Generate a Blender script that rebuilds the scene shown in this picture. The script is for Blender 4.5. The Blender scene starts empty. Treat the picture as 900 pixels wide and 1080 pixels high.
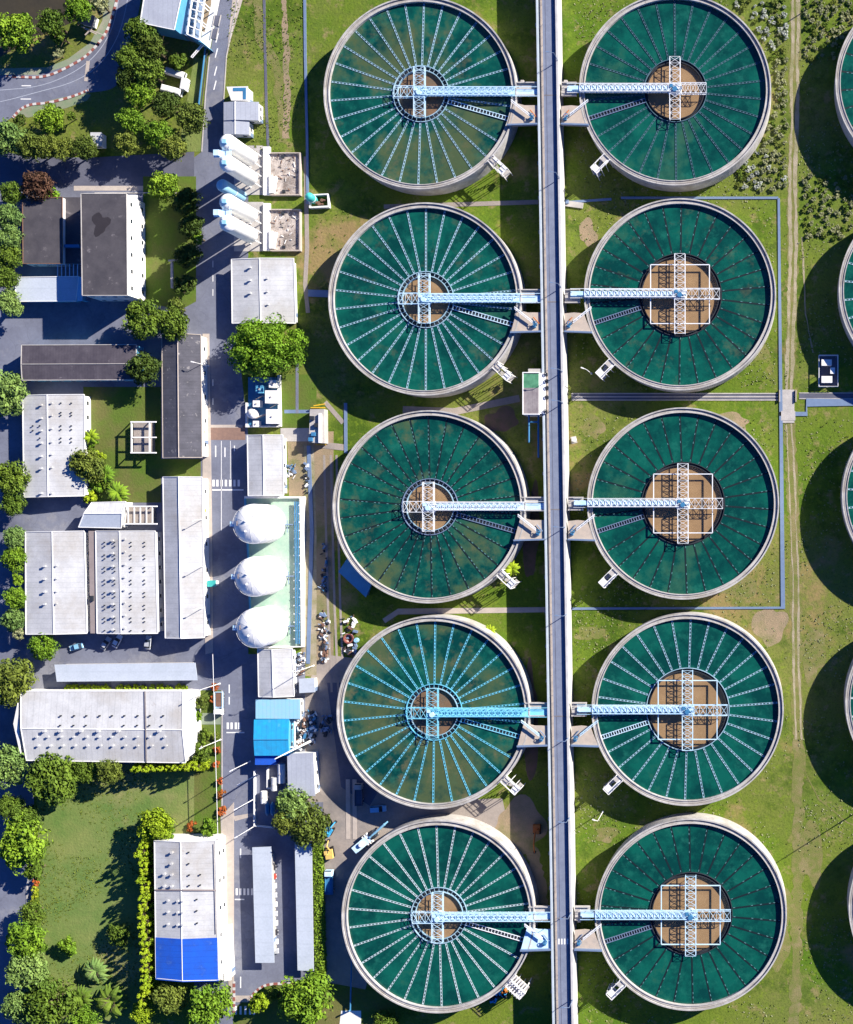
import bpy, bmesh, math, random
from math import radians as R, sin, cos, pi, sqrt, atan2
random.seed(7)
S = .3; CX, CY, HC = 810.0, 540.0, 360.0      # metres per photo pixel at the ground, point below the drone, flying height
sc = bpy.context.scene
COL = sc.collection
# ---------------------------------------------------------------- camera, sky, sun, exposure
cd = bpy.data.cameras.new('camera'); cam = bpy.data.objects.new('camera', cd); COL.objects.link(cam)
cam.location = (0, 0, HC); cam.rotation_euler = (0, 0, 0)
cd.sensor_fit = 'VERTICAL'; cd.sensor_height = 36; cd.lens = 40
cd.shift_x = -360 / 1080; cd.shift_y = 0
cd.clip_start = 1; cd.clip_end = 5000
sc.camera = cam
SUN_EL = R(25.5); DX, DY = .845, .535            # the sun stands towards +x +y
w = bpy.data.worlds.new('World'); sc.world = w; w.use_nodes = True
nt = w.node_tree; bg = nt.nodes['Background']
sky = nt.nodes.new('ShaderNodeTexSky'); sky.sky_type = 'NISHITA'; sky.sun_disc = False
sky.sun_elevation = SUN_EL; sky.sun_rotation = math.atan2(DX, DY)
sky.air_density = 1.3; sky.dust_density = .2; sky.ozone_density = 4
tint = nt.nodes.new('ShaderNodeMix'); tint.data_type = 'RGBA'; tint.blend_type = 'MULTIPLY'; tint.inputs[0].default_value = 1
tint.inputs[7].default_value = (.26, .60, 1.40, 1)
nt.links.new(sky.outputs[0], tint.inputs[6]); nt.links.new(tint.outputs[2], bg.inputs[0])
bg.inputs[1].default_value = .04
sd = bpy.data.lights.new('sun', 'SUN'); sun = bpy.data.objects.new('sun', sd); COL.objects.link(sun)
sd.energy = 5; sd.angle = R(.5); sd.color = (1, .93, .82)
sun.rotation_euler = (pi/2 - SUN_EL, 0, math.atan2(DX, -DY))
sc.view_settings.view_transform = 'Standard'; sc.view_settings.look = 'None'
sc.view_settings.exposure = 1.2; sc.view_settings.gamma = 1
sc.cycles.max_bounces = 6; sc.cycles.diffuse_bounces = 3

# ---------------------------------------------------------------- helpers
def W(px, py, z=0.):
    k = S * (1 - z / HC)
    return ((px - CX) * k, (CY - py) * k, z)
def W2(px, py, z=0.): return W(px, py, z)[:2]

def mat(name, c, rough=.8, c2=None, scale=.3, amt=.5, c3=None, metal=0, bump=0., bscale=3., spec=.3, det=6, lo=.35, hi=.65, wave=None, jitter=0., wear=None):
    """principled with two layers of noise; wave=(direction 'X'/'Y', metres, strength) adds a corrugation bump"""
    m = bpy.data.materials.new(name); m.use_nodes = True
    t = m.node_tree; b = t.nodes['Principled BSDF']; L = t.links.new
    b.inputs['Roughness'].default_value = rough; b.inputs['Metallic'].default_value = metal
    b.inputs['Specular IOR Level'].default_value = spec
    geo = t.nodes.new('ShaderNodeTexCoord'); co = geo.outputs['Object']
    def noise(sca, d=det, ro=.6):
        n = t.nodes.new('ShaderNodeTexNoise'); n.inputs['Scale'].default_value = sca; n.inputs['Detail'].default_value = d
        n.inputs['Roughness'].default_value = ro; L(co, n.inputs['Vector']); return n.outputs['Fac']
    def mrange(f, a, z, o0=0., o1=1.):
        n = t.nodes.new('ShaderNodeMapRange'); n.inputs[1].default_value = a; n.inputs[2].default_value = z
        n.inputs[3].default_value = o0; n.inputs[4].default_value = o1; L(f, n.inputs[0]); return n.outputs[0]
    def mix(f, a, bb, bt='MIX'):
        n = t.nodes.new('ShaderNodeMix'); n.data_type = 'RGBA'; n.blend_type = bt
        if isinstance(f, (int, float)): n.inputs[0].default_value = f
        else: L(f, n.inputs[0])
        for i, v in ((6, a), (7, bb)):
            if isinstance(v, tuple): n.inputs[i].default_value = (*v[:3], 1)
            else: L(v, n.inputs[i])
        return n.outputs[2]
    c2 = c2 or tuple(v * .72 for v in c)
    col = mix(mrange(noise(scale), lo, hi, 0, amt), tuple(c), tuple(c2))
    if c3: col = mix(mrange(noise(scale * .33, 8, .65), .5, .68, 0, .9), col, tuple(c3))
    if wear: col = mix(mrange(noise(wear[1], 10, .7), wear[2], wear[2] + .08, 0, wear[3]), col, wear[0])
    col = mix(mrange(noise(scale * 9, 3), .3, .7, 0, .25), col, (.5, .5, .5), 'MULTIPLY')
    if wave:
        sx = t.nodes.new('ShaderNodeSeparateXYZ'); L(co, sx.inputs[0])
        mm = t.nodes.new('ShaderNodeMath'); mm.operation = 'MULTIPLY'; mm.inputs[1].default_value = 1 / wave[1]
        L(sx.outputs[wave[0]], mm.inputs[0])
        fr = t.nodes.new('ShaderNodeMath'); fr.operation = 'FRACT'; L(mm.outputs[0], fr.inputs[0])
        seam = mrange(fr.outputs[0], .0, .14, 1, 0)
        col = mix(seam, col, mix(wave[2], col, (.35, .38, .42), 'MULTIPLY'))
    if jitter:
        oi = t.nodes.new('ShaderNodeObjectInfo')
        hs = t.nodes.new('ShaderNodeHueSaturation'); L(col, hs.inputs['Color'])
        L(mrange(oi.outputs['Random'], 0, 1, 1 - jitter, 1 + jitter), hs.inputs['Value'])
        L(mrange(oi.outputs['Random'], 0, 1, .5 + jitter * .06, .5 - jitter * .06), hs.inputs['Hue']); col = hs.outputs[0]
    L(col, b.inputs['Base Color'])
    if bump:
        bn = t.nodes.new('ShaderNodeBump'); bn.inputs['Strength'].default_value = bump; bn.inputs['Distance'].default_value = .3
        L(noise(bscale, 4), bn.inputs['Height']); L(bn.outputs[0], b.inputs['Normal'])
    return m
M = {}
M['grass'] = mat('grass', (.085, .165, .014), .95, (.155, .20, .026), .035, .9, (.22, .19, .07), bump=.5, bscale=1.2, lo=.38, hi=.62, spec=.1, wear=((.30, .22, .12), .022, .60, .8))
g_ = M['grass'].node_tree; gb = g_.nodes['Principled BSDF']; src = gb.inputs['Base Color'].links[0].from_socket
tc = [n for n in g_.nodes if n.type == 'TEX_COORD'][0]
for sc_, lo_, hi_, am_, cc in ((.012, .48, .58, .75, (.15, .17, .04)), (.07, .52, .62, .8, (.05, .095, .010)), (.2, .55, .64, .7, (.27, .21, .10)), (.6, .54, .62, .6, (.17, .24, .02)), (1.6, .52, .62, .55, (.045, .08, .01)), (.020, .57, .64, .75, (.30, .20, .10))):
    nz_ = g_.nodes.new('ShaderNodeTexNoise'); nz_.inputs['Scale'].default_value = sc_; nz_.inputs['Detail'].default_value = 9; nz_.inputs['Roughness'].default_value = .68
    mp_ = g_.nodes.new('ShaderNodeMapping'); mp_.inputs['Location'].default_value = (sc_*991, sc_*377, 5); g_.links.new(tc.outputs['Object'], mp_.inputs[0]); g_.links.new(mp_.outputs[0], nz_.inputs['Vector'])
    mr_ = g_.nodes.new('ShaderNodeMapRange'); mr_.inputs[1].default_value = lo_; mr_.inputs[2].default_value = hi_; mr_.inputs[4].default_value = am_; g_.links.new(nz_.outputs['Fac'], mr_.inputs[0])
    mx_ = g_.nodes.new('ShaderNodeMix'); mx_.data_type = 'RGBA'; g_.links.new(mr_.outputs[0], mx_.inputs[0]); g_.links.new(src, mx_.inputs[6]); mx_.inputs[7].default_value = (*cc, 1); src = mx_.outputs[2]
g_.links.new(src, gb.inputs['Base Color'])
M['lawn'] = mat('lawn', (.11, .19, .045), .95, (.21, .24, .075), .09, .9, (.32, .26, .13), bump=.4, bscale=1.5, spec=.1)
M['green'] = mat('lush_grass', (.095, .165, .022), .95, (.12, .14, .035), .12, .9, (.17, .14, .06), bump=.4, bscale=1.5, spec=.1)
M['asphalt'] = mat('asphalt', (.19, .205, .265), .9, (.145, .155, .205), .12, .9, (.115, .12, .16), bump=.1, wear=((.26, .26, .28), .05, .55, .6))
def cracks(mn, col, scale, amt):
    t = M[mn].node_tree; L = t.links.new; bs = t.nodes['Principled BSDF']; src = bs.inputs['Base Color'].links[0].from_socket
    tc = [n for n in t.nodes if n.type == 'TEX_COORD'][0]; nz = t.nodes.new('ShaderNodeTexNoise'); nz.inputs['Scale'].default_value = scale*2; nz.inputs['Detail'].default_value = 5; L(tc.outputs['Object'], nz.inputs['Vector'])
    ad = t.nodes.new('ShaderNodeMix'); ad.data_type = 'RGBA'; ad.blend_type = 'ADD'; ad.inputs[0].default_value = 1; L(tc.outputs['Object'], ad.inputs[6])
    sc_ = t.nodes.new('ShaderNodeVectorMath'); sc_.operation = 'SCALE'; sc_.inputs[3].default_value = 3; L(nz.outputs['Color'], sc_.inputs[0]); L(sc_.outputs[0], ad.inputs[7])
    vo = t.nodes.new('ShaderNodeTexVoronoi'); vo.feature = 'DISTANCE_TO_EDGE'; vo.inputs['Scale'].default_value = scale; L(ad.outputs[2], vo.inputs['Vector'])
    mr = t.nodes.new('ShaderNodeMapRange'); mr.inputs[1].default_value = .004; mr.inputs[2].default_value = .014; mr.inputs[3].default_value = amt; mr.inputs[4].default_value = 0; L(vo.outputs['Distance'], mr.inputs[0])
    mx = t.nodes.new('ShaderNodeMix'); mx.data_type = 'RGBA'; L(mr.outputs[0], mx.inputs[0]); L(src, mx.inputs[6]); mx.inputs[7].default_value = (*col, 1); L(mx.outputs[2], bs.inputs['Base Color'])
cracks('asphalt', (.10, .105, .14), .14, .38)
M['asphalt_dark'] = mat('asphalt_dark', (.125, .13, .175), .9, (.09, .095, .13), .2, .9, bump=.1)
M['paving'] = mat('paving', (.50, .43, .37), .9, (.40, .35, .31), .5, .8, bump=.1)
M['dust'] = mat('dusty_concrete', (.36, .31, .27), .95, (.26, .23, .21), .12, .9, (.17, .16, .16), bump=.3)
M['earth'] = mat('earth', (.34, .25, .16), .95, (.24, .20, .12), .25, .9, (.14, .16, .05), bump=.5)
M['track'] = mat('dirt_track', (.40, .34, .25), .95, (.28, .25, .14), .3, .9, (.18, .19, .06), bump=.5, wear=((.15, .16, .05), .6, .58, .7))
M['river'] = mat('river_water', (.045, .04, .028), .25, (.06, .05, .03), .1, .8, spec=.4)
M['concrete'] = mat('concrete', (.50, .47, .44), .9, (.38, .36, .34), .35, .9, bump=.15, wear=((.25, .23, .21), .5, .62, .5))
M['rim'] = mat('rim_concrete', (.52, .50, .475), .9, (.36, .35, .335), .4, .9, (.30, .27, .23), bump=.1, wear=((.20, .18, .16), .9, .57, .7))
M['rimdark'] = mat('rim_channel', (.22, .20, .20), .9, (.15, .14, .15), .8, .9)
M['white'] = mat('white_paint', (.84, .83, .81), .75, (.74, .735, .72), .4, .7, spec=.15)
M['silowhite'] = mat('silo_white', (.90, .895, .87), .9, (.82, .81, .78), .35, .9, spec=.05, wear=((.62, .55, .46), .5, .62, .5))
M['whitewall'] = mat('white_render', (.80, .79, .76), .85, (.62, .62, .6), .3, .7)
M['kred'] = mat('red_paint', (.30, .10, .08), .8)
M['kwhite'] = mat('kerb_white', (.58, .56, .54), .8)
M['yellow'] = mat('yellow_paint', (.75, .45, .03), .6)
M['roofwhite'] = mat('roof_white_sheet', (.57, .575, .58), .7, (.45, .455, .465), .22, .9, (.42, .40, .375), wave=(1, 1.6, .3), spec=.25, wear=((.30, .26, .23), .35, .62, .55))
M['roofwhite_y'] = mat('roof_white_sheet_long', (.57, .575, .58), .7, (.45, .455, .465), .22, .9, (.42, .40, .375), wave=(0, 1.8, .3), spec=.25, wear=((.30, .26, .23), .35, .62, .55))
M['roofgrey'] = mat('roof_grey_sheet', (.40, .43, .49), .6, (.34, .36, .42), .2, .8, wave=(0, 1.5, .3))
M['rooflight'] = mat('roof_pale_canopy', (.50, .55, .62), .6, (.44, .49, .55), .2, .8, wave=(1, 4, .12))
M['roofdark'] = mat('roof_dark_sheet', (.06, .052, .068), .8, (.10, .088, .105), .3, .9, wave=(0, .9, .5), wear=((.26, .24, .25), .35, .62, .7))
M['roofdark2'] = mat('roof_weathered_sheet', (.115, .113, .135), .8, (.075, .075, .09), .3, .9, wave=(1, 1.1, .5), wear=((.45, .42, .40), .5, .60, .8))
M['rooftar'] = mat('roof_bitumen', (.058, .054, .064), .9, (.09, .083, .092), .22, .9, wear=((.22, .20, .205), .3, .60, .7))
M['roofstain'] = mat('roof_wet_stain', (.035, .03, .035), .7)
M['roofbrown'] = mat('roof_brown_strip', (.30, .25, .24), .9)
M['bluebright'] = mat('blue_sheet', (.02, .38, .70), .6, (.03, .29, .56), .4, .9, wave=(0, 1.5, .35), wear=((.14, .45, .66), .3, .6, .6))
M['bluedeep'] = mat('deep_blue_sheet', (.015, .11, .60), .6, (.02, .085, .44), .3, .9, wave=(1, 1.8, .4), wear=((.07, .18, .55), .3, .58, .6))
M['bluepale'] = mat('pale_blue_sheet', (.26, .55, .74), .55, (.34, .52, .66), .5, .7, wave=(0, 1.2, .35))
M['bluetarp_shade'] = mat('blue_tarp_and_shade', (.10, .35, .55), .7)  # tarp blue, also used as painted shade on the big hall
M['greenfloor'] = mat('green_coating', (.30, .46, .36), .8, (.42, .52, .42), .2, .9, wear=((.55, .58, .50), .25, .6, .6))
M['teal'] = mat('teal_paint', (.06, .45, .42), .5)
M['dark'] = mat('dark_steel', (.03, .035, .045), .6)
M['darkweir'] = mat('submerged_weir', (.012, .045, .05), .5)
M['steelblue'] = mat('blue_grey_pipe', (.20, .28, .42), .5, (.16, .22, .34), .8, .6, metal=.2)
M['pipeblue'] = mat('blue_pipe', (.05, .20, .38), .5)
M['glass'] = mat('dark_glass', (.02, .03, .045), .1, spec=.6)
M['truss_ice'] = mat('ice_blue_paint', (.62, .80, .92), .5, (.45, .70, .88), .4, .9, metal=.0)
M['truss_white'] = mat('white_truss_paint', (.82, .84, .86), .5, (.68, .74, .80), .6, .8)
M['truss_cyan'] = mat('cyan_truss_paint', (.18, .58, .78), .5, (.26, .66, .82), .5, .9)
M['rubber'] = mat('rubber', (.02, .02, .02), .9)
M['orange'] = mat('orange_paint', (.55, .16, .03), .7)
M['orangeleaf'] = mat('orange_leaf', (.42, .10, .02), .8, (.30, .12, .02), 1, .8, jitter=.2)
M['yellowleaf'] = mat('yellow_leaf', (.36, .40, .02), .75, (.24, .32, .015), .6, .9, jitter=.15)
M['bark'] = mat('bark', (.12, .09, .06), .95)
M['brownplate'] = mat('rust', (.22, .12, .08), .9, (.14, .08, .06), 1., .8)
for nm, c, c2 in (('bright', (.18, .30, .015), (.10, .20, .014)), ('mid', (.125, .195, .016), (.065, .12, .012)), ('darkgreen', (.078, .12, .013), (.045, .08, .011)),
                  ('pale', (.19, .29, .065), (.12, .21, .05)), ('olive', (.16, .20, .025), (.09, .13, .02)), ('red', (.11, .055, .03), (.06, .035, .02)),
                  ('lime', (.30, .40, .012), (.16, .25, .010)), ('tan', (.34, .35, .19), (.20, .23, .08)), ('silver', (.52, .54, .50), (.30, .35, .22))):
    M[nm] = mat('leaves_' + nm, c, .75, c2, .9, .9, jitter=.14, spec=.25)

class MB:
    def __init__(s): s.v = []; s.f = []; s.m = []
    def add(s, vs, fs, m=0):
        n = len(s.v); s.v += [tuple(v) for v in vs]; s.f += [tuple(n + i for i in f) for f in fs]; s.m += [m] * len(fs)
    def prism(s, pts, z0, z1, m=0, ms=None, bottom=True):
        n = len(pts); z0 = z0 if isinstance(z0, (list, tuple)) else [z0] * n; z1 = z1 if isinstance(z1, (list, tuple)) else [z1] * n
        vs = [(p[0], p[1], z0[i]) for i, p in enumerate(pts)] + [(p[0], p[1], z1[i]) for i, p in enumerate(pts)]
        a = sum(pts[i][0] * pts[(i+1) % n][1] - pts[(i+1) % n][0] * pts[i][1] for i in range(n))
        top = list(range(n, 2*n)); bot = list(range(n))[::-1]
        sd_ = [(i, (i+1) % n, n + (i+1) % n, n + i) for i in range(n)]
        if a < 0: top = top[::-1]; bot = bot[::-1]; sd_ = [f[::-1] for f in sd_]
        s.add(vs, [top] + ([bot] if bottom else []), m)
        b = len(s.v) - 2*n
        s.f += [tuple(b + i for i in f) for f in sd_]; s.m += [m if ms is None else ms] * n
    def box(s, x0, y0, x1, y1, z0, z1, m=0):
        s.prism([(x0, y0), (x1, y0), (x1, y1), (x0, y1)], z0, z1, m)
    def ob(s, cx, cy, hx, hy, a, z0, z1, m=0):
        c, q = cos(a), sin(a)
        s.prism([(cx + x*c - y*q, cy + x*q + y*c) for x, y in ((-hx, -hy), (hx, -hy), (hx, hy), (-hx, hy))], z0, z1, m)
    def bar(s, p, q, r=.1, n=4, m=0, r2=None):
        p = list(p); q = list(q); d = [q[i] - p[i] for i in range(3)]; l = sqrt(sum(x*x for x in d)) or 1; d = [x / l for x in d]
        u = (0, 0, 1) if abs(d[2]) < .9 else (1, 0, 0)
        a = (d[1]*u[2]-d[2]*u[1], d[2]*u[0]-d[0]*u[2], d[0]*u[1]-d[1]*u[0]); la = sqrt(sum(x*x for x in a)); a = [x / la for x in a]
        b = (d[1]*a[2]-d[2]*a[1], d[2]*a[0]-d[0]*a[2], d[0]*a[1]-d[1]*a[0])
        r2 = r if r2 is None else r2; vs = []
        for pt, rr in ((p, r), (q, r2)):
            for k in range(n):
                t = 2*pi*k/n + pi/4; vs.append([pt[i] + rr*(cos(t)*a[i] + sin(t)*b[i]) for i in range(3)])
        s.add(vs, [(k, (k+1) % n, n + (k+1) % n, n + k) for k in range(n)] + [tuple(range(n))[::-1], tuple(range(n, 2*n))], m)
    def cyl(s, x, y, r, z0, z1, n=20, m=0, r1=None):
        r1 = r if r1 is None else r1
        vs = [(x + r*cos(2*pi*k/n), y + r*sin(2*pi*k/n), z0) for k in range(n)] + [(x + r1*cos(2*pi*k/n), y + r1*sin(2*pi*k/n), z1) for k in range(n)]
        s.add(vs, [(k, (k+1) % n, n + (k+1) % n, n + k) for k in range(n)] + [tuple(range(n))[::-1], tuple(range(n, 2*n))], m)
    def lathe(s, x, y, prof, n=32, m=0):
        vs = []
        for r, z in prof: vs += [(x + r*cos(2*pi*k/n), y + r*sin(2*pi*k/n), z) for k in range(n)]
        fs = []
        for j in range(len(prof)-1):
            for k in range(n): fs.append((j*n + k, j*n + (k+1) % n, (j+1)*n + (k+1) % n, (j+1)*n + k))
        s.add(vs, fs, m)
    def ring(s, x, y, r0, r1, z0, z1, n=96, m=0):
        s.lathe(x, y, [(r0, z0), (r1, z0), (r1, z1), (r0, z1), (r0, z0)], n, m)
    def build(s, name, mats, parent=None, smooth=False, mesh_only=False):
        if not isinstance(mats, (list, tuple)): mats = [mats]
        off = parent.location if parent is not None else (0, 0, 0)
        me = bpy.data.meshes.new(name)
        me.from_pydata([(v[0]-off[0], v[1]-off[1], v[2]-off[2]) for v in s.v], [], s.f)
        for q in mats: me.materials.append(M[q] if isinstance(q, str) else q)
        me.polygons.foreach_set('material_index', s.m)
        if smooth: me.polygons.foreach_set('use_smooth', [True] * len(s.f))
        bm = bmesh.new(); bm.from_mesh(me); bmesh.ops.recalc_face_normals(bm, faces=bm.faces); bm.to_mesh(me); bm.free()
        if mesh_only: return me
        return link(name, me, parent)
def link(name, me, parent=None):
    o = bpy.data.objects.new(name, me); COL.objects.link(o)
    if parent is not None: o.parent = parent
    return o
def thing(name, label, cat, loc=(0, 0, 0), group=None):
    o = link(name, None); o.location = loc; o.empty_display_size = .5
    return tag(o, label, cat, group)
def tag(o, label, cat, group=None):
    o['label'] = label; o['category'] = cat
    if group: o['group'] = group
    return o
def struct(o): o['kind'] = 'structure'; return o
def children(o): return [c for c in o.children]
def copy_tree(o, parent=None):
    c = o.copy(); COL.objects.link(c)
    if parent is not None: c.parent = parent
    for ch in list(o.children): copy_tree(ch, c)
    return c
ORD = ['first', 'second', 'third', 'fourth', 'fifth', 'sixth', 'seventh', 'eighth', 'ninth', 'tenth', 'eleventh', 'twelfth', 'thirteenth', 'fourteenth', 'fifteenth', 'sixteenth', 'seventeenth', 'eighteenth', 'nineteenth', 'twentieth', 'twenty-first', 'twenty-second', 'twenty-third', 'twenty-fourth']
def chaikin(p, n=3):
    for _ in range(n): p = [q for i in range(len(p)) for q in ((p[i][0]*.75+p[(i+1) % len(p)][0]*.25, p[i][1]*.75+p[(i+1) % len(p)][1]*.25), (p[i][0]*.25+p[(i+1) % len(p)][0]*.75, p[i][1]*.25+p[(i+1) % len(p)][1]*.75))]
    return p
def sheet(name, pts, z, m, wz=0):
    """flat surface outlined in photo pixels, lying on the ground"""
    b = MB(); P = [W2(x, y, z) for x, y in pts]
    n = len(P); b.add([(x, y, z) for x, y in P], [tuple(range(n))])
    o = b.build(name, m)
    me = o.data; bm = bmesh.new(); bm.from_mesh(me)
    bmesh.ops.triangulate(bm, faces=bm.faces)
    for f in bm.faces:
        if f.normal.z < 0: f.normal_flip()
    bm.to_mesh(me); bm.free()
    return struct(o)
def band(name, line, wd, z0, z1, m, kind='structure'):
    """strip of width wd metres along a pixel polyline"""
    b = MB(); pts = [W2(x, y, z1) for x, y in line]; strip(b, pts, wd, z0, z1)
    o = b.build(name, m)
    if kind: o['kind'] = kind
    return o
def strip(b, pts, wd, z0, z1, m=0):
    nn = len(pts); Lf = []; Rt = []
    for i, p in enumerate(pts):
        a = pts[max(0, i-1)]; c = pts[min(nn-1, i+1)]; dx, dy = c[0]-a[0], c[1]-a[1]; l = sqrt(dx*dx + dy*dy)
        nx, ny = -dy/l*wd/2, dx/l*wd/2
        if 0 < i < nn-1:
            d1 = (p[0]-a[0], p[1]-a[1]); l1 = sqrt(d1[0]**2 + d1[1]**2); cs = abs((-d1[1]/l1)*(-dy/l) + (d1[0]/l1)*(dx/l)); f = 1/max(cs, .5); nx *= f; ny *= f
        Lf.append((p[0]+nx, p[1]+ny)); Rt.append((p[0]-nx, p[1]-ny))
    for i in range(nn-1):
        b.prism([Lf[i], Rt[i], Rt[i+1], Lf[i+1]], z0, z1, m)

M['brownearth'] = mat('brown_earth', (.16, .10, .08), .95, (.10, .09, .05), .4, .9)
M['worn'] = mat('worn_grass', (.20, .18, .065), .95, (.13, .17, .03), .5, .9, (.28, .22, .12), bump=.4)
def ragged(name, line, w0, w1, z, m, seed=1, step=3.5):
    """worn strip with uneven edges along a pixel polyline, widths in pixels"""
    q = random.Random(seed); P = []
    for i in range(len(line)-1):
        a, c = line[i], line[i+1]; n = max(1, int(math.dist(a, c)/step))
        for k in range(n): P.append((a[0]+(c[0]-a[0])*k/n, a[1]+(c[1]-a[1])*k/n))
    P.append(line[-1]); b = MB(); L1 = []; R1 = []; dl = dr = (w0+w1)/4; drift = 0
    for i, p in enumerate(P):
        a = P[max(0, i-1)]; c = P[min(len(P)-1, i+1)]; dx, dy = c[0]-a[0], c[1]-a[1]; l = math.hypot(dx, dy) or 1
        dl = min(w1/2, max(w0/2, dl+q.uniform(-.35, .35)*w0)); dr = min(w1/2, max(w0/2, dr+q.uniform(-.35, .35)*w0)); drift = drift*.8+q.uniform(-.25, .25)
        L1.append(W2(p[0]-dy/l*(dl+drift), p[1]+dx/l*(dl+drift), z)); R1.append(W2(p[0]+dy/l*(dr-drift), p[1]-dx/l*(dr-drift), z))
    n = len(P); b.add([(x, y, z) for x, y in L1+R1], [(i, i+1, n+i+1, n+i) for i in range(n-1)])
    o = b.build(name, m); bm = bmesh.new(); bm.from_mesh(o.data)
    for f in bm.faces:
        if f.normal.z < 0: f.normal_flip()
    bm.to_mesh(o.data); bm.free(); return struct(o)
def blob(name, px, py, rx_, ry_, z, m, seed=1):
    q = random.Random(seed); n = 40; ph = [q.uniform(0, 6.28) for _ in range(5)]
    return sheet(name, [(px+rx_*cos(2*pi*k/n)*(1+sum(.13/(j+1)**.5*sin((j+2)*2*pi*k/n+ph[j]) for j in range(5))), py+ry_*sin(2*pi*k/n)*(1+sum(.13/(j+1)**.5*sin((j+2)*2*pi*k/n+ph[j]) for j in range(5)))) for k in range(n)], z, m)
# ---------------------------------------------------------------- ground
b = MB(); g = 24; ext = 1200
vs = [(-ext + 2*ext*i/g, -ext + 2*ext*j/g, 0) for j in range(g+1) for i in range(g+1)]
b.add(vs, [(j*(g+1)+i, j*(g+1)+i+1, (j+1)*(g+1)+i+1, (j+1)*(g+1)+i) for j in range(g) for i in range(g)])
struct(b.build('ground', 'grass'))
sheet('yard', [(-90, 166), (205, 166), (205, 812), (36, 812), (36, 1120), (-90, 1120)], .02, 'asphalt')
sheet('main_road', [(236, -60), (254, -60), (251, 0), (238, 60), (236, 110), (237, 140), (262, 165), (262, 270), (250, 350), (262, 460), (262, 700), (246, 880), (246, 1120), (205, 1120), (205, 166), (213, 160), (217, 100), (221, 60), (232, 0)], .024, 'asphalt')
sheet('service_yard', [(252, 690), (322, 690), (322, 846), (341, 846), (341, 1026), (332, 1032), (290, 1038), (281, 1040), (268, 1046), (262, 1054), (246, 1066), (240, 1066), (240, 870)], .028, 'asphalt')
sheet('west_lane_light', [(-20, 360), (14, 360), (14, 900), (28, 900), (28, 980), (-20, 980)], .026, 'asphalt')
# lawns laid over the yard
sheet('lawn_by_hall', [(151, 186), (207, 186), (207, 318), (192, 326), (152, 320)], .05, 'green')
sheet('lawn_court', [(88, 408), (170, 408), (170, 530), (88, 530)], .05, 'green')
sheet('lawn_between_sheds', [(170, 484), (212, 484), (212, 503), (170, 503)], .05, 'green')
sheet('lawn_park', [(38, 812), (60, 806), (205, 806), (234, 818), (234, 878), (160, 882), (160, 1120), (30, 1120), (30, 1000), (42, 950), (40, 900)], .05, 'lawn')
sheet('lawn_kerb', [(205, 728), (233, 728), (233, 880), (205, 880)], .056, 'green')
sheet('lawn_corner', [(246, 1064), (270, 1046), (282, 1040), (345, 1036), (420, 1050), (420, 1120), (246, 1120)], .05, 'green')
sheet('lawn_strip', [(297, 395), (334, 395), (334, 452), (297, 452)], .05, 'green')
sheet('verge_north', [(205, 60), (216, 62), (212, 160), (188, 160)], .05, 'lawn')
# top left corner: river, bank, curved avenue
sheet('river', [(-90, -90), (114, -90), (104, 0), (92, 18), (60, 30), (38, 40), (0, 60), (-90, 70)], .02, 'river')
sheet('avenue', chaikin([(-90, 84), (0, 79), (40, 79), (70, 70), (95, 55), (112, 35), (124, 0), (130, -60), (156, -60), (148, 10), (130, 80), (120, 95), (90, 98), (60, 104), (30, 112), (12, 124), (0, 133), (-90, 180)]), .036, 'asphalt')
sheet('green_footway', [(-90, 76), (10, 72), (50, 71), (72, 62), (95, 45), (108, 22), (118, -60), (130, -60), (124, 0), (112, 35), (95, 55), (70, 70), (40, 79), (0, 79), (-90, 84)], .04, mat('green_path', (.20, .27, .17), .9, (.30, .28, .22), .3, .9))
sheet('green_island', [(16, 120), (30, 112), (60, 104), (90, 98), (96, 100), (92, 106), (70, 114), (30, 124)], .044, mat('green_path_b', (.17, .25, .14), .9, (.26, .26, .18), .3, .9))
sheet('side_street', [(-60, 150), (40, 166), (100, 166), (205, 160), (205, 196), (100, 196), (-60, 200)], .03, 'asphalt_dark')
sheet('street_pavement', [(78, 196), (205, 196), (205, 201), (78, 201)], .044, 'paving')
def kerb_line(pts, step=1.15, wd=.75):
    for _ in range(2): pts = [pts[0]]+[q for i in range(len(pts)-1) for q in ((pts[i][0]*.75+pts[i+1][0]*.25, pts[i][1]*.75+pts[i+1][1]*.25), (pts[i][0]*.25+pts[i+1][0]*.75, pts[i][1]*.25+pts[i+1][1]*.75))]+[pts[-1]]
    b = MB(); P = [W2(*p) for p in pts]; k = 0
    for i in range(len(P)-1):
        a, c = P[i], P[i+1]; l = math.dist(a, c); n = max(1, round(l/step)); an = atan2(c[1]-a[1], c[0]-a[0])
        for j in range(n):
            t = (j+.5)/n; b.ob(a[0]+(c[0]-a[0])*t, a[1]+(c[1]-a[1])*t, l/n/2-.01, wd/2, an, 0, .18, k % 2); k += 1
    o = b.build('kerb', ['kwhite', 'kred']); struct(o)
kerb_line([(6, 80), (25, 81.5), (40, 82), (55, 79), (72, 71), (88, 62), (98, 53), (109, 40), (116, 27), (121, 10), (126, -10)])
kerb_line([(14, 124), (22, 115), (32, 110), (50, 109), (70, 104), (85, 99), (94, 95)])
kerb_line([(264, 1053), (272, 1043), (282, 1038), (300, 1037), (318, 1038)])
kerb_line([(247, 1035), (247, 1068)], 1.1)
b = MB()                                                         # plain kerbs beside pavements
for ln in ([(221, 60), (217, 100), (213, 160)], [(251, 0), (239, 60), (236, 108)], [(15, 900), (29, 900), (29, 985)], [(234.4, 728), (234.4, 876)], [(100, 203.5), (205, 203.5)]):
    strip(b, [W2(*p) for p in ln], .3, 0, .15)
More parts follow.
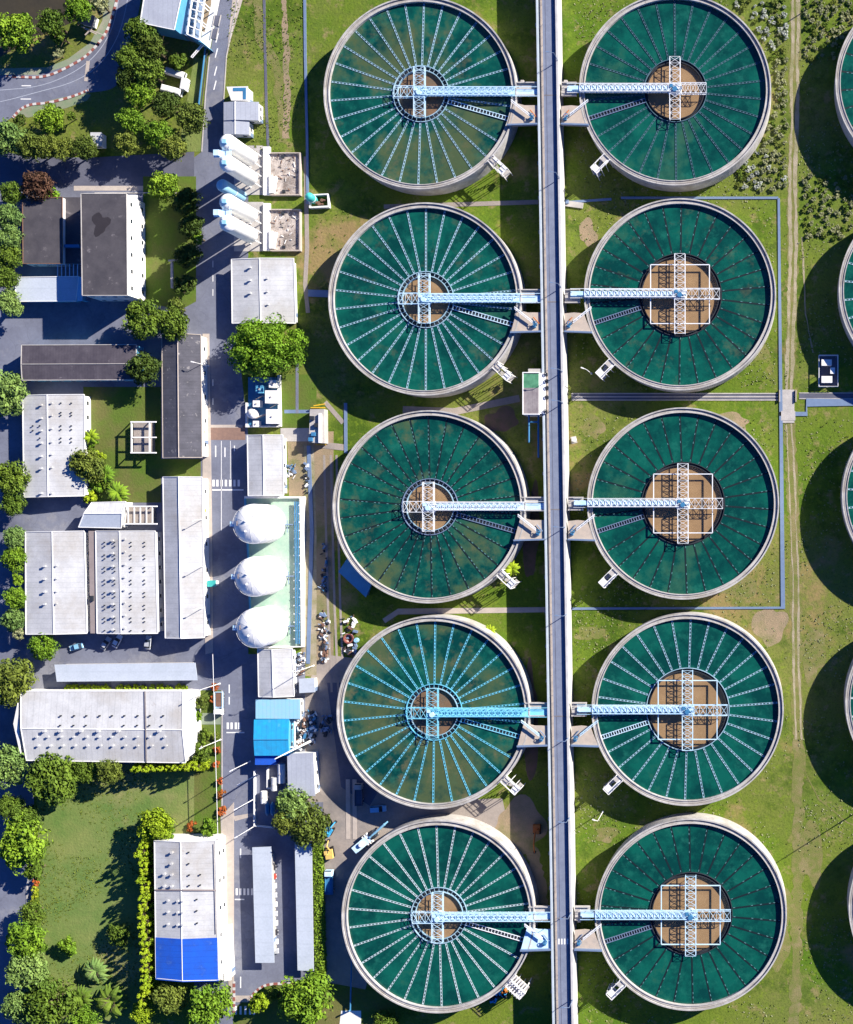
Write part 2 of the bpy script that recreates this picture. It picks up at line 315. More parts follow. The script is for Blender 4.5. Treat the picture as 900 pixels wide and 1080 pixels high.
struct(b.build('kerb', 'concrete'))
for ln in ([(-60, 118), (0, 108), (40, 97), (75, 88), (100, 74), (118, 52), (130, 25), (138, -20)], [(-60, 100), (0, 95), (40, 92), (72, 80), (96, 64), (112, 44), (122, 20), (128, -20)]):
    for _ in range(3): ln = [ln[0]]+[q for i in range(len(ln)-1) for q in ((ln[i][0]*.75+ln[i+1][0]*.25, ln[i][1]*.75+ln[i+1][1]*.25), (ln[i][0]*.25+ln[i+1][0]*.75, ln[i][1]*.25+ln[i+1][1]*.75))]+[ln[-1]]
    band('lane_line', ln, .22, .03, .05, 'roofgrey')
# pavements
sheet('pavement_east_top', [(251.5, -60), (257, -60), (256, 0), (244, 40), (239, 62), (239, 60)], .06, 'paving')
b = MB(); b.prism([W2(214, 352), W2(221, 352), W2(224, 560), W2(225, 688), W2(217, 690), W2(214, 560)], 0, .14)
struct(b.build('pavement', 'paving'))
b = MB(); b.prism([W2(233, 862), W2(247, 846), W2(247, 1060), W2(243, 1062), W2(236, 960)], 0, .14); struct(b.build('pavement', 'paving'))
b = MB(); b.prism([W2(205, 752), W2(233, 752), W2(233, 764), W2(205, 764)], .0, .13); struct(b.build('pavement', mat('green_walk', (.25, .30, .22), .9)))
# road marks
b = MB()
def mark(x0, y0, x1, y1): b.box(*W2(x0, y1), *W2(x1, y0), .045, .052)
for x, y, h in ((227.7, 470, 12), (237.5, 472, 10), (247.5, 470, 6), (242, 722, 9), (242, 735, 8), (254, 895, 10), (254, 1030, 12)): mark(x-.6, y, x+.6, y+h)
for x in (225.5, 229.5, 234, 238.5, 243, 247.5, 252): mark(x-1.2, 506, x+1.2, 513)
for x in (240.5, 244.5, 249, 252.5): mark(x-1.2, 762, x+1.2, 769); 
for x in (250, 254, 258, 262, 266): mark(x-1.1, 937, x+1.1, 944)
for x in (249, 254, 259, 264, 268): mark(x-1.1, 1061, x+1.1, 1070)
mark(224, 516, 257, 517.4); mark(239, 772, 258, 773.2); mark(248, 948, 258, 949.2); mark(233.4, 465, 234, 560); mark(243, 465, 243.5, 505); mark(216, 42, 217.2, 42.1)
for y in (40, 56, 75, 90): b.ob(*W2(231 - y*.045, y), .18, 1.5, -.25, .045, .052)
for y in (275, 290, 305, 400, 420): mark(224.4, y, 225.2, y+7)
for x0, x1, y in ((23, 33, 90), (22, 33, 104)): mark(x0, y, x1, y+1)
struct(b.build('road_markings', 'white'))
b = MB(); b.ob(*W2(92, 75), .55, 3.2, R(-28)+pi/2-1.2, .045, .053); struct(b.build('road_band', 'paving'))
sheet('gate_band', [(220, 449), (259, 449), (259, 464), (220, 464)], .05, mat('brick_band', (.27, .17, .13), .9, (.20, .13, .11), 1, .8))
sheet('gate_line', [(220, 448), (256, 448), (256, 451), (220, 451)], .056, 'paving')
sheet('crossing_pad', [(246, 861), (268, 857), (270, 860), (248, 866)], .054, 'paving')
sheet('crossing_pad', [(248, 1050), (268, 1050), (262, 1057), (248, 1057)], .064, 'paving')

# ground between works and tanks
sheet('work_road', [(318, 735), (340, 690), (420, 700), (430, 845), (530, 842), (540, 890), (500, 905), (420, 905), (380, 1066), (345, 1066), (341, 890), (318, 880)], .02, 'dust')
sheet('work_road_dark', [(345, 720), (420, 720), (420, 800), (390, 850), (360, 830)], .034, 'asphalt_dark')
sheet('bare_earth', [(333, 455), (352, 455), (352, 700), (335, 715), (318, 712), (316, 600), (320, 523), (305, 523), (303, 465)], .014, 'earth')
sheet('gravel_lane', [(321, 470), (331, 470), (334, 560), (334, 712), (320, 712), (321, 560)], .026, 'track')
for x in (346, 353, 359): band('rail_path', [(x-4, 480), (x, 640), (x+4, 730)], .7, 0, .05, 'dust')
blob('earth_patch', 529, 443, 17, 13, .02, 'brownearth', 40)
ragged('earth_curve', [(538, 858), (556, 880), (568, 925), (572, 965)], 9, 16, .03, 'earth', 41)
blob('earth_patch', 548, 872, 30, 26, .022, 'earth', 42)
blob('earth_patch', 558, 760, 10, 60, .012, 'brownearth', 43)
blob('earth_patch', 560, 560, 9, 50, .012, 'brownearth', 44)
ragged('mud_patch', [(272, -20), (276, 40), (292, 70), (298, 150)], 5, 14, .018, 'worn', 31)
ragged('worn_strip', [(299, -20), (303, 60), (302, 146)], 4, 9, .022, 'earth', 32)
# dirt track on the right field: two ruts
N_ = [(839, -40), (838.5, 60), (838, 120), (837, 160), (836, 200), (836.5, 260), (835, 330), (832, 412)]
S_ = [(832, 446), (836, 520), (839, 600), (840, 700), (843, 780), (842, 900), (838, 1120)]
ragged('track_bed', N_, 8, 13, .018, 'worn', 1); ragged('track_bed', S_, 8, 14, .018, 'worn', 2)
for dx in (-2.8, 2.8):
    ragged('dirt_track', [(x+dx, y) for x, y in N_], 1.8, 4.6, .03, 'track', 3+int(dx)); ragged('dirt_track', [(x+dx, y) for x, y in S_[:5]], .9, 3.0, .03, 'track', 9+int(dx))
ragged('dirt_track', [(842, 770), (850, 815), (864, 843), (895, 868), (930, 880)], .8, 1.8, .03, 'worn', 21)
ragged('dirt_track', [(846, 250), (850, 330), (858, 372)], .8, 2.0, .03, 'track', 22)
for i, (x, y, a, c) in enumerate(((768, 446, 24, 10), (770, 616, 28, 14), (620, 245, 9, 14), (812, 660, 16, 22), (626, 450, 10, 14), (820, 980, 16, 40), (856, 900, 14, 30), (622, 668, 14, 8), (800, 370, 10, 12), (858, 690, 12, 30), (640, 880, 12, 8))): blob('bald_patch', x, y, a, c, .012+.0004*i, 'earth' if i in (0, 2, 3) else 'worn', i)
# drain across the field and its culvert
b = MB(); x0, y0 = W2(603, 422.5); x1, y1 = W2(821, 414.5)
for ya, yb, z1 in ((y0, y0+.35, .18), (y1-.35, y1, .18), ((y0+y1)/2-.2, (y0+y1)/2+.2, .14)): b.box(x0, ya, x1, yb, 0, z1, 0)
b.box(x0, y0+.35, x1, y1-.35, 0, .06, 1)
struct(b.build('drain', ['concrete', 'asphalt_dark']))
b = MB(); x0, y0 = W2(843, 421); x1, y1 = W2(960, 414)
b.box(x0, y0, x1, y0+.3, 0, .15); b.box(x0, y1-.3, x1, y1, 0, .15); b.box(x0, y0+.3, x1, y1-.3, 0, .06, 1); struct(b.build('drain', ['concrete', 'asphalt_dark']))
for ln in ([(600, 642), (826, 641), (821.5, 209)], [(822, 436.5), (851, 436.5), (851, 424.5), (960, 424.5)], [(600, 213), (645, 210)], [(655, 208.6), (821, 208.6)]):
    o = band('covered_channel', ln, .75 if ln[0][0] != 822 else 1.3, 0, .25, 'steelblue')
for (x0, y0, x1, y1) in ((825, 411, 838, 446), (824, 433.5, 839, 443.5)):
    b = MB(); b.box(*W2(x0, y1), *W2(x1, y0), 0, .2 if x0 == 825 else .27); struct(b.build('culvert_slab', 'concrete'))
t = thing('culvert_railing', 'low beige railings on both sides of the culvert slab on the dirt track', 'railing', W(832, 420))
for x in (822.4, 839.6):
    b = MB(); b.box(*W2(x-.5, 424), *W2(x+.5, 411.5), 0, .8); b.build('rail', 'paving', t)

# lanes and drains on the west side of the tanks
band('covered_channel', [(321, -40), (322, 60), (324, 150), (324.5, 215)], .8, 0, .25, 'steelblue')
band('open_drain', [(278, -40), (279.5, 45), (281, 110), (283, 157)], .8, 0, .1, 'asphalt_dark')
band('concrete_path', [(322.5, 165), (324, 262), (322, 300), (325, 330)], 1.3, 0, .06, 'dust')
band('open_drain', [(313.5, 380), (313.5, 436)], .9, 0, .08, 'asphalt')
band('concrete_path', [(296, 458.5), (329, 458.5)], 4.2, 0, .08, 'concrete')
band('concrete_path', [(300, 434), (328, 434)], 1.1, 0, .07, 'steelblue')
band('concrete_path', [(341, 469.5), (364, 472)], 2.0, 0, .08, 'dust')
band('covered_channel', [(364.5, 425), (364.8, 478)], 1.0, 0, .2, 'steelblue')
band('concrete_path', [(343, 424), (362, 446)], 1.4, 0, .07, 'dust')
band('concrete_path', [(405, 218), (568, 213)], 1.4, 0, .08, 'dust')
band('concrete_path', [(425, 432), (480, 434), (548, 420)], 2.2, 0, .08, 'dust')
band('concrete_path', [(405, 655), (420, 645), (578, 643)], 1.6, 0, .08, 'paving')
band('steel_walk', [(325, 309), (352, 310)], 2.2, 0, .3, 'steelblue')
band('pipe_trench', [(325.5, 470), (329, 560), (325, 700)], 1.2, 0, .15, 'steelblue')
# ---------------------------------------------------------------- round settling tanks
HT = 7.0
M['eastwall'] = mat('east_wall', (.58, .57, .55), .9, (.44, .435, .43), .3, .9, wear=((.38, .36, .34), .5, .6, .5))
M['platform_slab'] = mat('platform_slab', (.52, .43, .35), .9, (.40, .35, .30), .5, .9)
def water_mat(name, algae, seed):
    m = bpy.data.materials.new(name); m.use_nodes = True; t = m.node_tree; b = t.nodes['Principled BSDF']; L = t.links.new
    b.inputs['Roughness'].default_value = .22; b.inputs['Specular IOR Level'].default_value = .35
    co = t.nodes.new('ShaderNodeTexCoord').outputs['Object']
    mp = t.nodes.new('ShaderNodeMapping'); mp.inputs['Location'].default_value = (seed*13.7, seed*7.1, 0); L(co, mp.inputs[0])
    def nz(s, d=6, r=.6):
        n = t.nodes.new('ShaderNodeTexNoise'); n.inputs['Scale'].default_value = s; n.inputs['Detail'].default_value = d; n.inputs['Roughness'].default_value = r
        L(mp.outputs[0], n.inputs['Vector']); return n.outputs['Fac']
    def rmp(f, a, z, o=1.):
        n = t.nodes.new('ShaderNodeMapRange'); n.inputs[1].default_value = a; n.inputs[2].default_value = z; n.inputs[4].default_value = o; L(f, n.inputs[0]); return n.outputs[0]
    def mx(f, a, c):
        n = t.nodes.new('ShaderNodeMix'); n.data_type = 'RGBA'; L(f, n.inputs[0])
        for i, v in ((6, a), (7, c)):
            if isinstance(v, tuple): n.inputs[i].default_value = (*v, 1)
            else: L(v, n.inputs[i])
        return n.outputs[2]
    c = mx(rmp(nz(.11, 9, .68), .40, .60), (.002, .042, .037), (.004, .092, .066))
    c = mx(rmp(nz(.3, 8, .7), .52, .68, .6), c, (.014, .135, .095))
    lo = .62 - .20*algae                                          # clouds of brown algae, thicker on the south side
    c = mx(rmp(nz(.055, 9, .65), lo, lo + .12, .75 if algae > .45 else .3), c, (.080, .095, .034))
    if algae > .3: c = mx(rmp(nz(.14, 9, .7), .55, .66, .6*algae), c, (.16, .13, .06))
    L(c, b.inputs['Base Color'])
    bn = t.nodes.new('ShaderNodeBump'); bn.inputs['Strength'].default_value = .08; L(nz(2.5, 3), bn.inputs['Height']); L(bn.outputs[0], b.inputs['Normal'])
    return m
M['darkline'] = mat('submerged_trough', (.004, .016, .02), .6)
M['spk_ice'] = mat('trough_ice', (.36, .52, .62), .6, (.22, .38, .48), .5, .9)
M['spk_white'] = mat('trough_white', (.52, .60, .63), .6, (.36, .48, .54), .5, .9)
M['spk_cyan'] = mat('trough_cyan', (.12, .48, .66), .6, (.16, .50, .66), .5, .9)
M['spk_steel'] = mat('trough_steel', (.09, .17, .22), .6, (.04, .10, .13), .5, .9)
M['stud'] = mat('weir_stud', (.10, .24, .25), .6)
M['sludge'] = mat('brown_water', (.26, .165, .085), .35, (.31, .20, .105), .25, .9, spec=.3)
M['sludge2'] = mat('dark_brown_water', (.20, .115, .065), .35, (.13, .10, .07), .3, .9, spec=.3)

def spoke_mesh(kind, r0, r1, zt):
    b = MB(); L_ = r1 - r0
    if kind != 'dark':
        for y in (-.22, .22): b.box(r0, y-.045, r1, y+.045, zt-.2, zt+.12, 0)
        b.box(r0, -.17, r1, .17, zt-.15, zt-.04, 1)
        n = int(L_/1.05)
        for k in range(n):
            x = r0 + (k+.5)*L_/n; b.box(x-.2, -.173, x+.2, .173, zt-.035, zt+.06, 0)
    else:
        b.box(r0, -.27, r1, .27, zt-.15, zt+.03, 1)
        n = int(L_/1.3)
        for k in range(n):
            x = r0 + (k+.5)*L_/n
            if random.random() < .5: b.box(x-.3, .08, x+.3, .27, zt-.1, zt+.06, 2)
    return b
def truss_box(b, x0, x1, y0, y1, z0, z1, n, r=.11, rb=.075, deck=False, axis='x'):
    """lattice girder: four chords, cross braces on top and sides"""
    def q(a, c, z): return (a, c, z) if axis == 'x' else (c, a, z)
    for y in (y0, y1):
        for z in (z0, z1): b.bar(q(x0, y, z), q(x1, y, z), r)
    for k in range(n+1):
        x = x0 + (x1-x0)*k/n
        b.bar(q(x, y0, z1), q(x, y1, z1), rb)
        for y in (y0, y1): b.bar(q(x, y, z0), q(x, y, z1), rb)
    for k in range(n):
        a = x0 + (x1-x0)*k/n; c = x0 + (x1-x0)*(k+1)/n
        b.bar(q(a, y0, z1), q(c, y1, z1), rb); b.bar(q(a, y1, z1), q(c, y0, z1), rb)
        for y in (y0, y1): b.bar(q(a, y, z0), q(c, y, z1), rb)
SPK = {}
def clarifier(label, px, py, rpx, typ, spokekind, paint, wmat, side, group, road_px=None, rot0=0, nsp=30, sludge='sludge'):
    """side +1: bridge runs towards +x; -1: towards -x"""
    X, Y, _ = W(px, py, HT); k = S*(1-HT/HC); Ro = rpx*k
    t = thing('settling_tank', label, 'tank', (X, Y, 0), group)
    rw = {'small': 30*k, 'mid': 33.5*k, 'big': 44*k}[typ]; ri = {'small': 25.5*k, 'mid': 30.5*k, 'big': 41.3*k}[typ]
    zw = HT - .9
    def mk(b, name, mats, smooth=False):
        me = b.build(name, mats, mesh_only=True); return link(name, me, t)
    b = MB(); b.ring(0, 0, Ro-1.36, Ro-.42, 0, HT-.12, 128); mk(b, 'tank_wall', 'rim')
    b = MB(); b.ring(0, 0, Ro-.42, Ro, 0, HT+.3, 128); mk(b, 'parapet', 'rim')
    b = MB(); b.ring(0, 0, Ro-1.62, Ro-1.36, zw-1, HT+.12, 128)
    mk(b, 'inner_lip', 'rim' if spokekind != 'dark' else 'concrete')
    b = MB(); b.ring(0, 0, Ro-.72, Ro-.6, HT-.12, HT-.06, 128); mk(b, 'rim_channel', 'rimdark')
    b = MB(); b.lathe(0, 0, [(rw, zw), (Ro-1.62, zw)], 96); o = mk(b, 'water', wmat)
    key = (spokekind, typ, round(Ro, 1)); pm = {'white': 'truss_white', 'ice': 'truss_ice', 'cyan': 'truss_cyan', 'dark': 'darkweir', 'steel': 'steelblue'}[spokekind]
    if key not in SPK: SPK[key] = spoke_mesh('dark' if spokekind == 'dark' else 'w', rw-.1, Ro-1.58, zw).build('weir_trough', [{'white': 'spk_white', 'ice': 'spk_ice', 'cyan': 'spk_cyan', 'steel': 'spk_steel'}.get(spokekind, pm), 'darkline', 'stud' if spokekind == 'dark' else pm], mesh_only=True)
    skip = 0 if side > 0 else pi
    ch = R(-16) if side > 0 else R(180+18)
    for i in range(nsp):
        a = 2*pi*(i+.35)/nsp + rot0
        da = (a - skip + pi) % (2*pi) - pi
        dc = (a - ch + pi) % (2*pi) - pi
        if abs(da) < R(4) or abs(dc) < R(6): continue
        o = link('weir_trough', SPK[key], t); o.rotation_euler = (0, 0, a)
    # broad collecting channel with rungs
    b = MB(); r0, r1 = rw, Ro-1.62; cc, ss = cos(ch), sin(ch)
    for s_ in (-.62, .62): b.bar((r0*cc-s_*ss, r0*ss+s_*cc, zw+.2), (r1*cc-s_*ss, r1*ss+s_*cc, zw+.2), .13)
    n = 19
    for j in range(n+1):
        r = r0+(r1-r0)*j/n; b.bar((r*cc+.6*ss, r*ss-.6*cc, zw+.2), (r*cc-.6*ss, r*ss+.6*cc, zw+.2), .11)
    b2 = MB(); b2.ob((r0+r1)/2*cc, (r0+r1)/2*ss, (r1-r0)/2, .55, ch, zw-.1, zw+.05)
    co = mk(b, 'collecting_channel', pm if spokekind != 'dark' else 'steelblue'); link('channel_floor', b2.build('channel_floor', 'dark', mesh_only=True), co)
    # centre well
    b = MB(); b.ring(0, 0, rw-.2, rw, zw-1.5, zw+.35, 96)
    if typ == 'small':
        for j in range(36):
            a = 2*pi*j/36; b.bar(((ri-.1)*cos(a), (ri-.1)*sin(a), zw+.2), ((rw-.1)*cos(a), (rw-.1)*sin(a), zw+.2), .08)
    mk(b, 'well_rim', {'dark': 'dark', 'ice': 'spk_ice'}.get(spokekind, 'spk_steel') if typ != 'small' else {'dark': 'steelblue', 'cyan': 'spk_cyan'}.get(spokekind, 'spk_ice'))
    b = MB(); b.ring(0, 0, ri-.22, ri, zw-1.5, zw+.30, 96); mk(b, 'inner_well_rim', 'spk_ice' if typ == 'small' else 'dark')
    b = MB(); b.lathe(0, 0, [(ri, zw-.35), (rw-.2, zw-.35)], 64); mk(b, 'well_channel', 'dark')
    b = MB(); b.lathe(0, 0, [(.01, zw-.5), (ri-.2, zw-.5)], 64); mk(b, 'well_water', sludge)
    # lattice cross and bridge
    zb = HT+.2; ht = 1.3; wd = 1.65 if typ == 'small' else 1.6
    al = {'small': 26*k, 'mid': 33*k, 'big': 42*k}[typ]
    b = MB(); truss_box(b, wd, al, -wd, wd, zb, zb+ht, {'small': 3, 'mid': 4, 'big': 6}[typ], .115, .065, axis='y'); mk(b, 'truss_arm', paint); b = MB(); truss_box(b, -al, -wd, -wd, wd, zb, zb+ht, {'small': 3, 'mid': 4, 'big': 6}[typ], .115, .065, axis='y')
    mk(b, 'truss_arm', paint)
    b = MB(); truss_box(b, wd if side < 0 else -al, al if side < 0 else -wd, -wd, wd, zb, zb+ht, 3 if typ == 'small' else 5, .115, .065)
    mk(b, 'truss_arm', paint)
    if typ == 'big':
        h = 31*k; b = MB()
        for (p, q) in (((-h, -h), (h, -h)), ((h, -h), (h, h)), ((h, h), (-h, h)), ((-h, h), (-h, -h))): b.bar((*p, zb+.2), (*q, zb+.2), .19)
        mk(b, 'square_frame', paint)
    bl = (road_px-px)*S*(1-HT/HC)*side if road_px else Ro+3
    x0, x1 = (-wd, bl-.1) if side > 0 else (-(bl-.1), wd)
    e = Ro-.4
    b = MB(); truss_box(b, -wd if side > 0 else -e, e if side > 0 else wd, -1.0, 1.35, zb, zb+ht, 17, .15, .09); mk(b, 'bridge_truss', paint)
    b = MB()
    ww = 1.15 if typ == 'small' else .95
    b.box(x0, -ww+.15, x1, ww, zb-.28, zb-.05); 
    if typ != 'small': b.box(x0+.6, -.45, x1-3, .75, zb+1.0, zb+1.12)
    mk(b, 'bridge_deck', paint if paint != 'truss_white' else 'truss_ice')
    b = MB()
    for y in (-1.25, 1.6):
        b.bar((x0, y, zb+.9), (x1, y, zb+.9), .06); b.bar((x0, y, zb+.45), (x1, y, zb+.45), .05)
        n = 14
        for j in range(n+1):
            x = x0+(x1-x0)*j/n; b.bar((x, y, zb-.1), (x, y, zb+.9), .05)
    mk(b, 'handrail', paint)
    # drive unit in the middle
    b = MB(); b.cyl(0, 0, 1.5, zw-.5, zb+.3, 20); b.box(-2.1, -1.7, 2.1, 1.7, zb+.3, zb+.45); mk(b, 'centre_column', paint)
    b = MB(); b.cyl(0, -.4, .75, zb+.45, zb+1.7, 16); b.box(-1.6, .2, -.6, 1.1, zb+.45, zb+1.5); b.bar((.6, -.4, zb+.9), (1.9, -.4, zb+.9), .35, 10); mk(b, 'drive_motor', 'truss_ice' if typ == 'small' else 'pipeblue')
    # outside stair
    a = R(-43) if side > 0 else R(180+45)
    cx, sx = cos(a), sin(a)
    def pt(r, s_, z): return (r*cx - s_*sx, r*sx + s_*cx, z)
    b = MB(); rr = Ro+.05
    b.ob((rr+.9)*cx, (rr+.9)*sx, .9, 1.25, a, HT-.15, HT+.02)
    n = 14
    for j in range(n):
        r = rr+1.9+j*.26; z = HT-.2-j*.48; 
        b.ob(r*cx+.62*sx, r*sx-.62*cx, .16, .55, a, z-.06, z)
    b.ob((rr+5.2)*cx, (rr+5.2)*sx, .75, 1.25, a, HT*.42, HT*.42+.15)
    st = mk(b, 'stair', 'concrete')
    b = MB()
    for s_ in (-1.25, 1.25):
        b.bar(pt(rr, s_, HT+1), pt(rr+5.9, s_, HT+1), .11); b.bar(pt(rr, s_, HT+.5), pt(rr+5.9, s_, HT+.5), .07)
        for r in (0, 1.9, 3.9, 5.9): b.bar(pt(rr+r, s_, 0), pt(rr+r, s_, HT+1), .11)
    b.bar(pt(rr+5.9, -1.25, HT+1), pt(rr+5.9, 1.25, HT+1), .11)
    o = link('stair_frame', b.build('stair_frame', 'white', mesh_only=True), st)
    b = MB(); b.ob((rr+4.9)*cx, (rr+4.9)*sx, 1.0, 1.3, a, HT-.1, HT+.08); b.ob((rr+2.2)*cx - .8*sx, (rr+2.2)*sx + .8*cx, 1.8, .38, a, HT-.1, HT+.05)
    link('stair_landing', b.build('stair_landing', 'whitewall', mesh_only=True), st)
    return t
wA = water_mat('tank_water_cloudy', .62, 1); wB = water_mat('tank_water_clear', .25, 2); wC = water_mat('tank_water_patchy', .5, 3.3); wD = water_mat('tank_water_brown', .95, 4); wE = water_mat('tank_water_deep', .12, 5); wF = water_mat('tank_water_speckled', .42, 6)
M['tank_deep'] = wE
def rx(py): return 565.7 + 17.3*py/1075
gl = 'round settling tanks left of the raised road'; gr = 'round settling tanks right of the raised road'; gf = 'round settling tanks cut by the right edge'
clarifier('northernmost settling tank left of the raised road, brown algae in its southern water', 443.5, 98, 101.8, 'small', 'ice', 'truss_ice', wA, 1, gl, rx(98), sludge='sludge2')
clarifier('settling tank with pale troughs directly north-west of the small pump house on the raised road', 448.5, 315.5, 101.8, 'small', 'ice', 'truss_ice', wF, 1, gl, rx(315), .03)
clarifier('middle tank of the left row, dark submerged troughs, east of the giant silos', 453, 534.5, 101.8, 'small', 'dark', 'truss_white', wC, 1, gl, rx(535), .05)
clarifier('settling tank with cyan painted bridge and troughs over brownish water', 457.3, 751.5, 101.8, 'small', 'cyan', 'truss_cyan', wD, 1, gl, rx(752), .02, sludge='sludge2')
clarifier('southernmost settling tank left of the raised road, white troughs over dark green water', 462.5, 966.5, 101.8, 'small', 'white', 'truss_ice', wE, 1, gl, rx(967), .06)
clarifier('northernmost settling tank right of the raised road, lattice cross without a square frame', 712.3, 94.5, 101.3, 'mid', 'steel', 'truss_white', wB, -1, gr, rx(94)+31, .04)
clarifier('settling tank with square frame over brown water, just north of the field drain', 717.5, 310.5, 101.3, 'big', 'dark', 'truss_white', wF, -1, gr, rx(310)+31, .02)
clarifier('settling tank with square frame and dark troughs, just south of the field drain', 720.7, 531, 101.3, 'big', 'dark', 'truss_white', wB, -1, gr, rx(531)+31, .07)
clarifier('settling tank with square frame and pale visible troughs, right of the raised road', 725.5, 748.5, 101.3, 'big', 'ice', 'truss_ice', wE, -1, gr, rx(748)+31, .0)
clarifier('southernmost settling tank right of the raised road, square frame and dark troughs', 728.8, 964.5, 101.3, 'big', 'dark', 'truss_ice', wE, -1, gr, rx(965)+31, .05)
for i, (x, y, kk) in enumerate(((982.5, 87, 'dark'), (986, 306, 'ice'), (989.5, 523, 'ice'), (993, 741, 'white'), (996.5, 957, 'ice'))):
    clarifier(ORD[i] + ' settling tank from the top, cut off by the right edge of the photo', x, y, 101.3, 'small', kk, 'truss_ice', wE, 1, gf, None, .03*i)

# ---------------------------------------------------------------- raised road between the two rows
b1 = MB(); b2 = MB(); b3 = MB(); b4 = MB(); b5 = MB()
N = 28; HR = 7.3
for i in range(N):
    ya, yb = -90 + 1260*i/N, -90 + 1260*(i+1)/N
    def q(o0, o1, z): return [W2(rx(ya)+o0, ya, z), W2(rx(ya)+o1, ya, z), W2(rx(yb)+o1, yb, z), W2(rx(yb)+o0, yb, z)]
    b1.prism(q(6.3, 20.4, HR), HR-1.2, HR)                       # carriageway slab
    b2.prism(q(0, 2.0, HR), HR-3.2, HR+.5)                       # west wall
    b5.prism(q(2.0, 4.2, HR), HR-2.0, HR-.7)                     # gutter
    b3.prism(q(4.2, 6.3, HR), HR-1.4, HR+.12)                    # pipe walk
    b4.prism(q(20.4, 22.8, HR), 0.5, HR+.8)                      # east wall
t = thing('raised_road', 'long raised concrete road running north to south between the two rows of tanks', 'road bridge', (0, 0, 0))
b1.build('carriageway', mat('deck_asphalt', (.21, .24, .32), .85, (.165, .19, .265), .4, .9, bump=.1, wear=((.24, .27, .36), .3, .57, .5)), t)
b2.build('west_wall', mat('pale_blue_render', (.48, .55, .60), .8, (.40, .46, .52), .4, .9), t); b3.build('pipe_walk', mat('tan_walk', (.50, .42, .34), .9, (.34, .29, .26), .6, .9, wear=((.2, .16, .14), .7, .6, .7)), t)
b4.build('east_wall', 'eastwall', t); b5.build('gutter', mat('tan_gutter', (.52, .47, .40), .9, (.36, .40, .44), .35, .9, wear=((.25, .20, .17), .5, .6, .7)), t)
b = MB()
for i in range(N*2):
    y = -60 + 1200*i/(N*2); b.bar(W(rx(y)+6.6, y, HR+.8), W(rx(y)+6.6, y, HR), .04)
for o in (6.6,): b.bar(W(rx(-60)+o, -60, HR+.8), W(rx(1140)+o, 1140, HR+.8), .05)
b.build('handrail', 'steelblue', t)
b = MB()
for y in range(-40, 1120, 36):
    for o in (3, 23): b.box(*[v for p in (W2(rx(y)+o-1.6, y+1.6, 1),) for v in p], *[v for p in (W2(rx(y)+o+1.6, y-1.6, 1),) for v in p], 0, HR-1.3 if o > 3 else HR-2.1)
b.build('pier', 'concrete', t)
b = MB()
for o in (9.3, 18.2): 
    for i in range(N):
        ya, yb = -90 + 1260*i/N, -90 + 1260*(i+1)/N
        b.prism([W2(rx(ya)+o-.25, ya, HR), W2(rx(ya)+o+.25, ya, HR), W2(rx(yb)+o+.25, yb, HR), W2(rx(yb)+o-.25, yb, HR)], HR+.004, HR+.02)
b.build('road_line', 'asphalt_dark', t)
b = MB()
for y in (100, 318, 537, 755, 968):
    b.prism([W2(rx(y)+6.4, y+1, HR), W2(rx(y)+20.4, y+1, HR), W2(rx(y)+20.4, y-.2, HR), W2(rx(y)+6.4, y-.2, HR)], HR+.004, HR+.03)
b.build('expansion_joint', 'rimdark', t)
b = MB()
for ox in (8, 11, 14, 17):
    y = 993; p = W2(rx(y)+ox-.8, y+3, HR); q_ = W2(rx(y)+ox+.8, y-3, HR); b.box(*p, *q_, HR+.005, HR+.02)
b.build('stop_bars', 'white', t)
rows = [98, 315.5, 534.5, 751.5, 966.5]
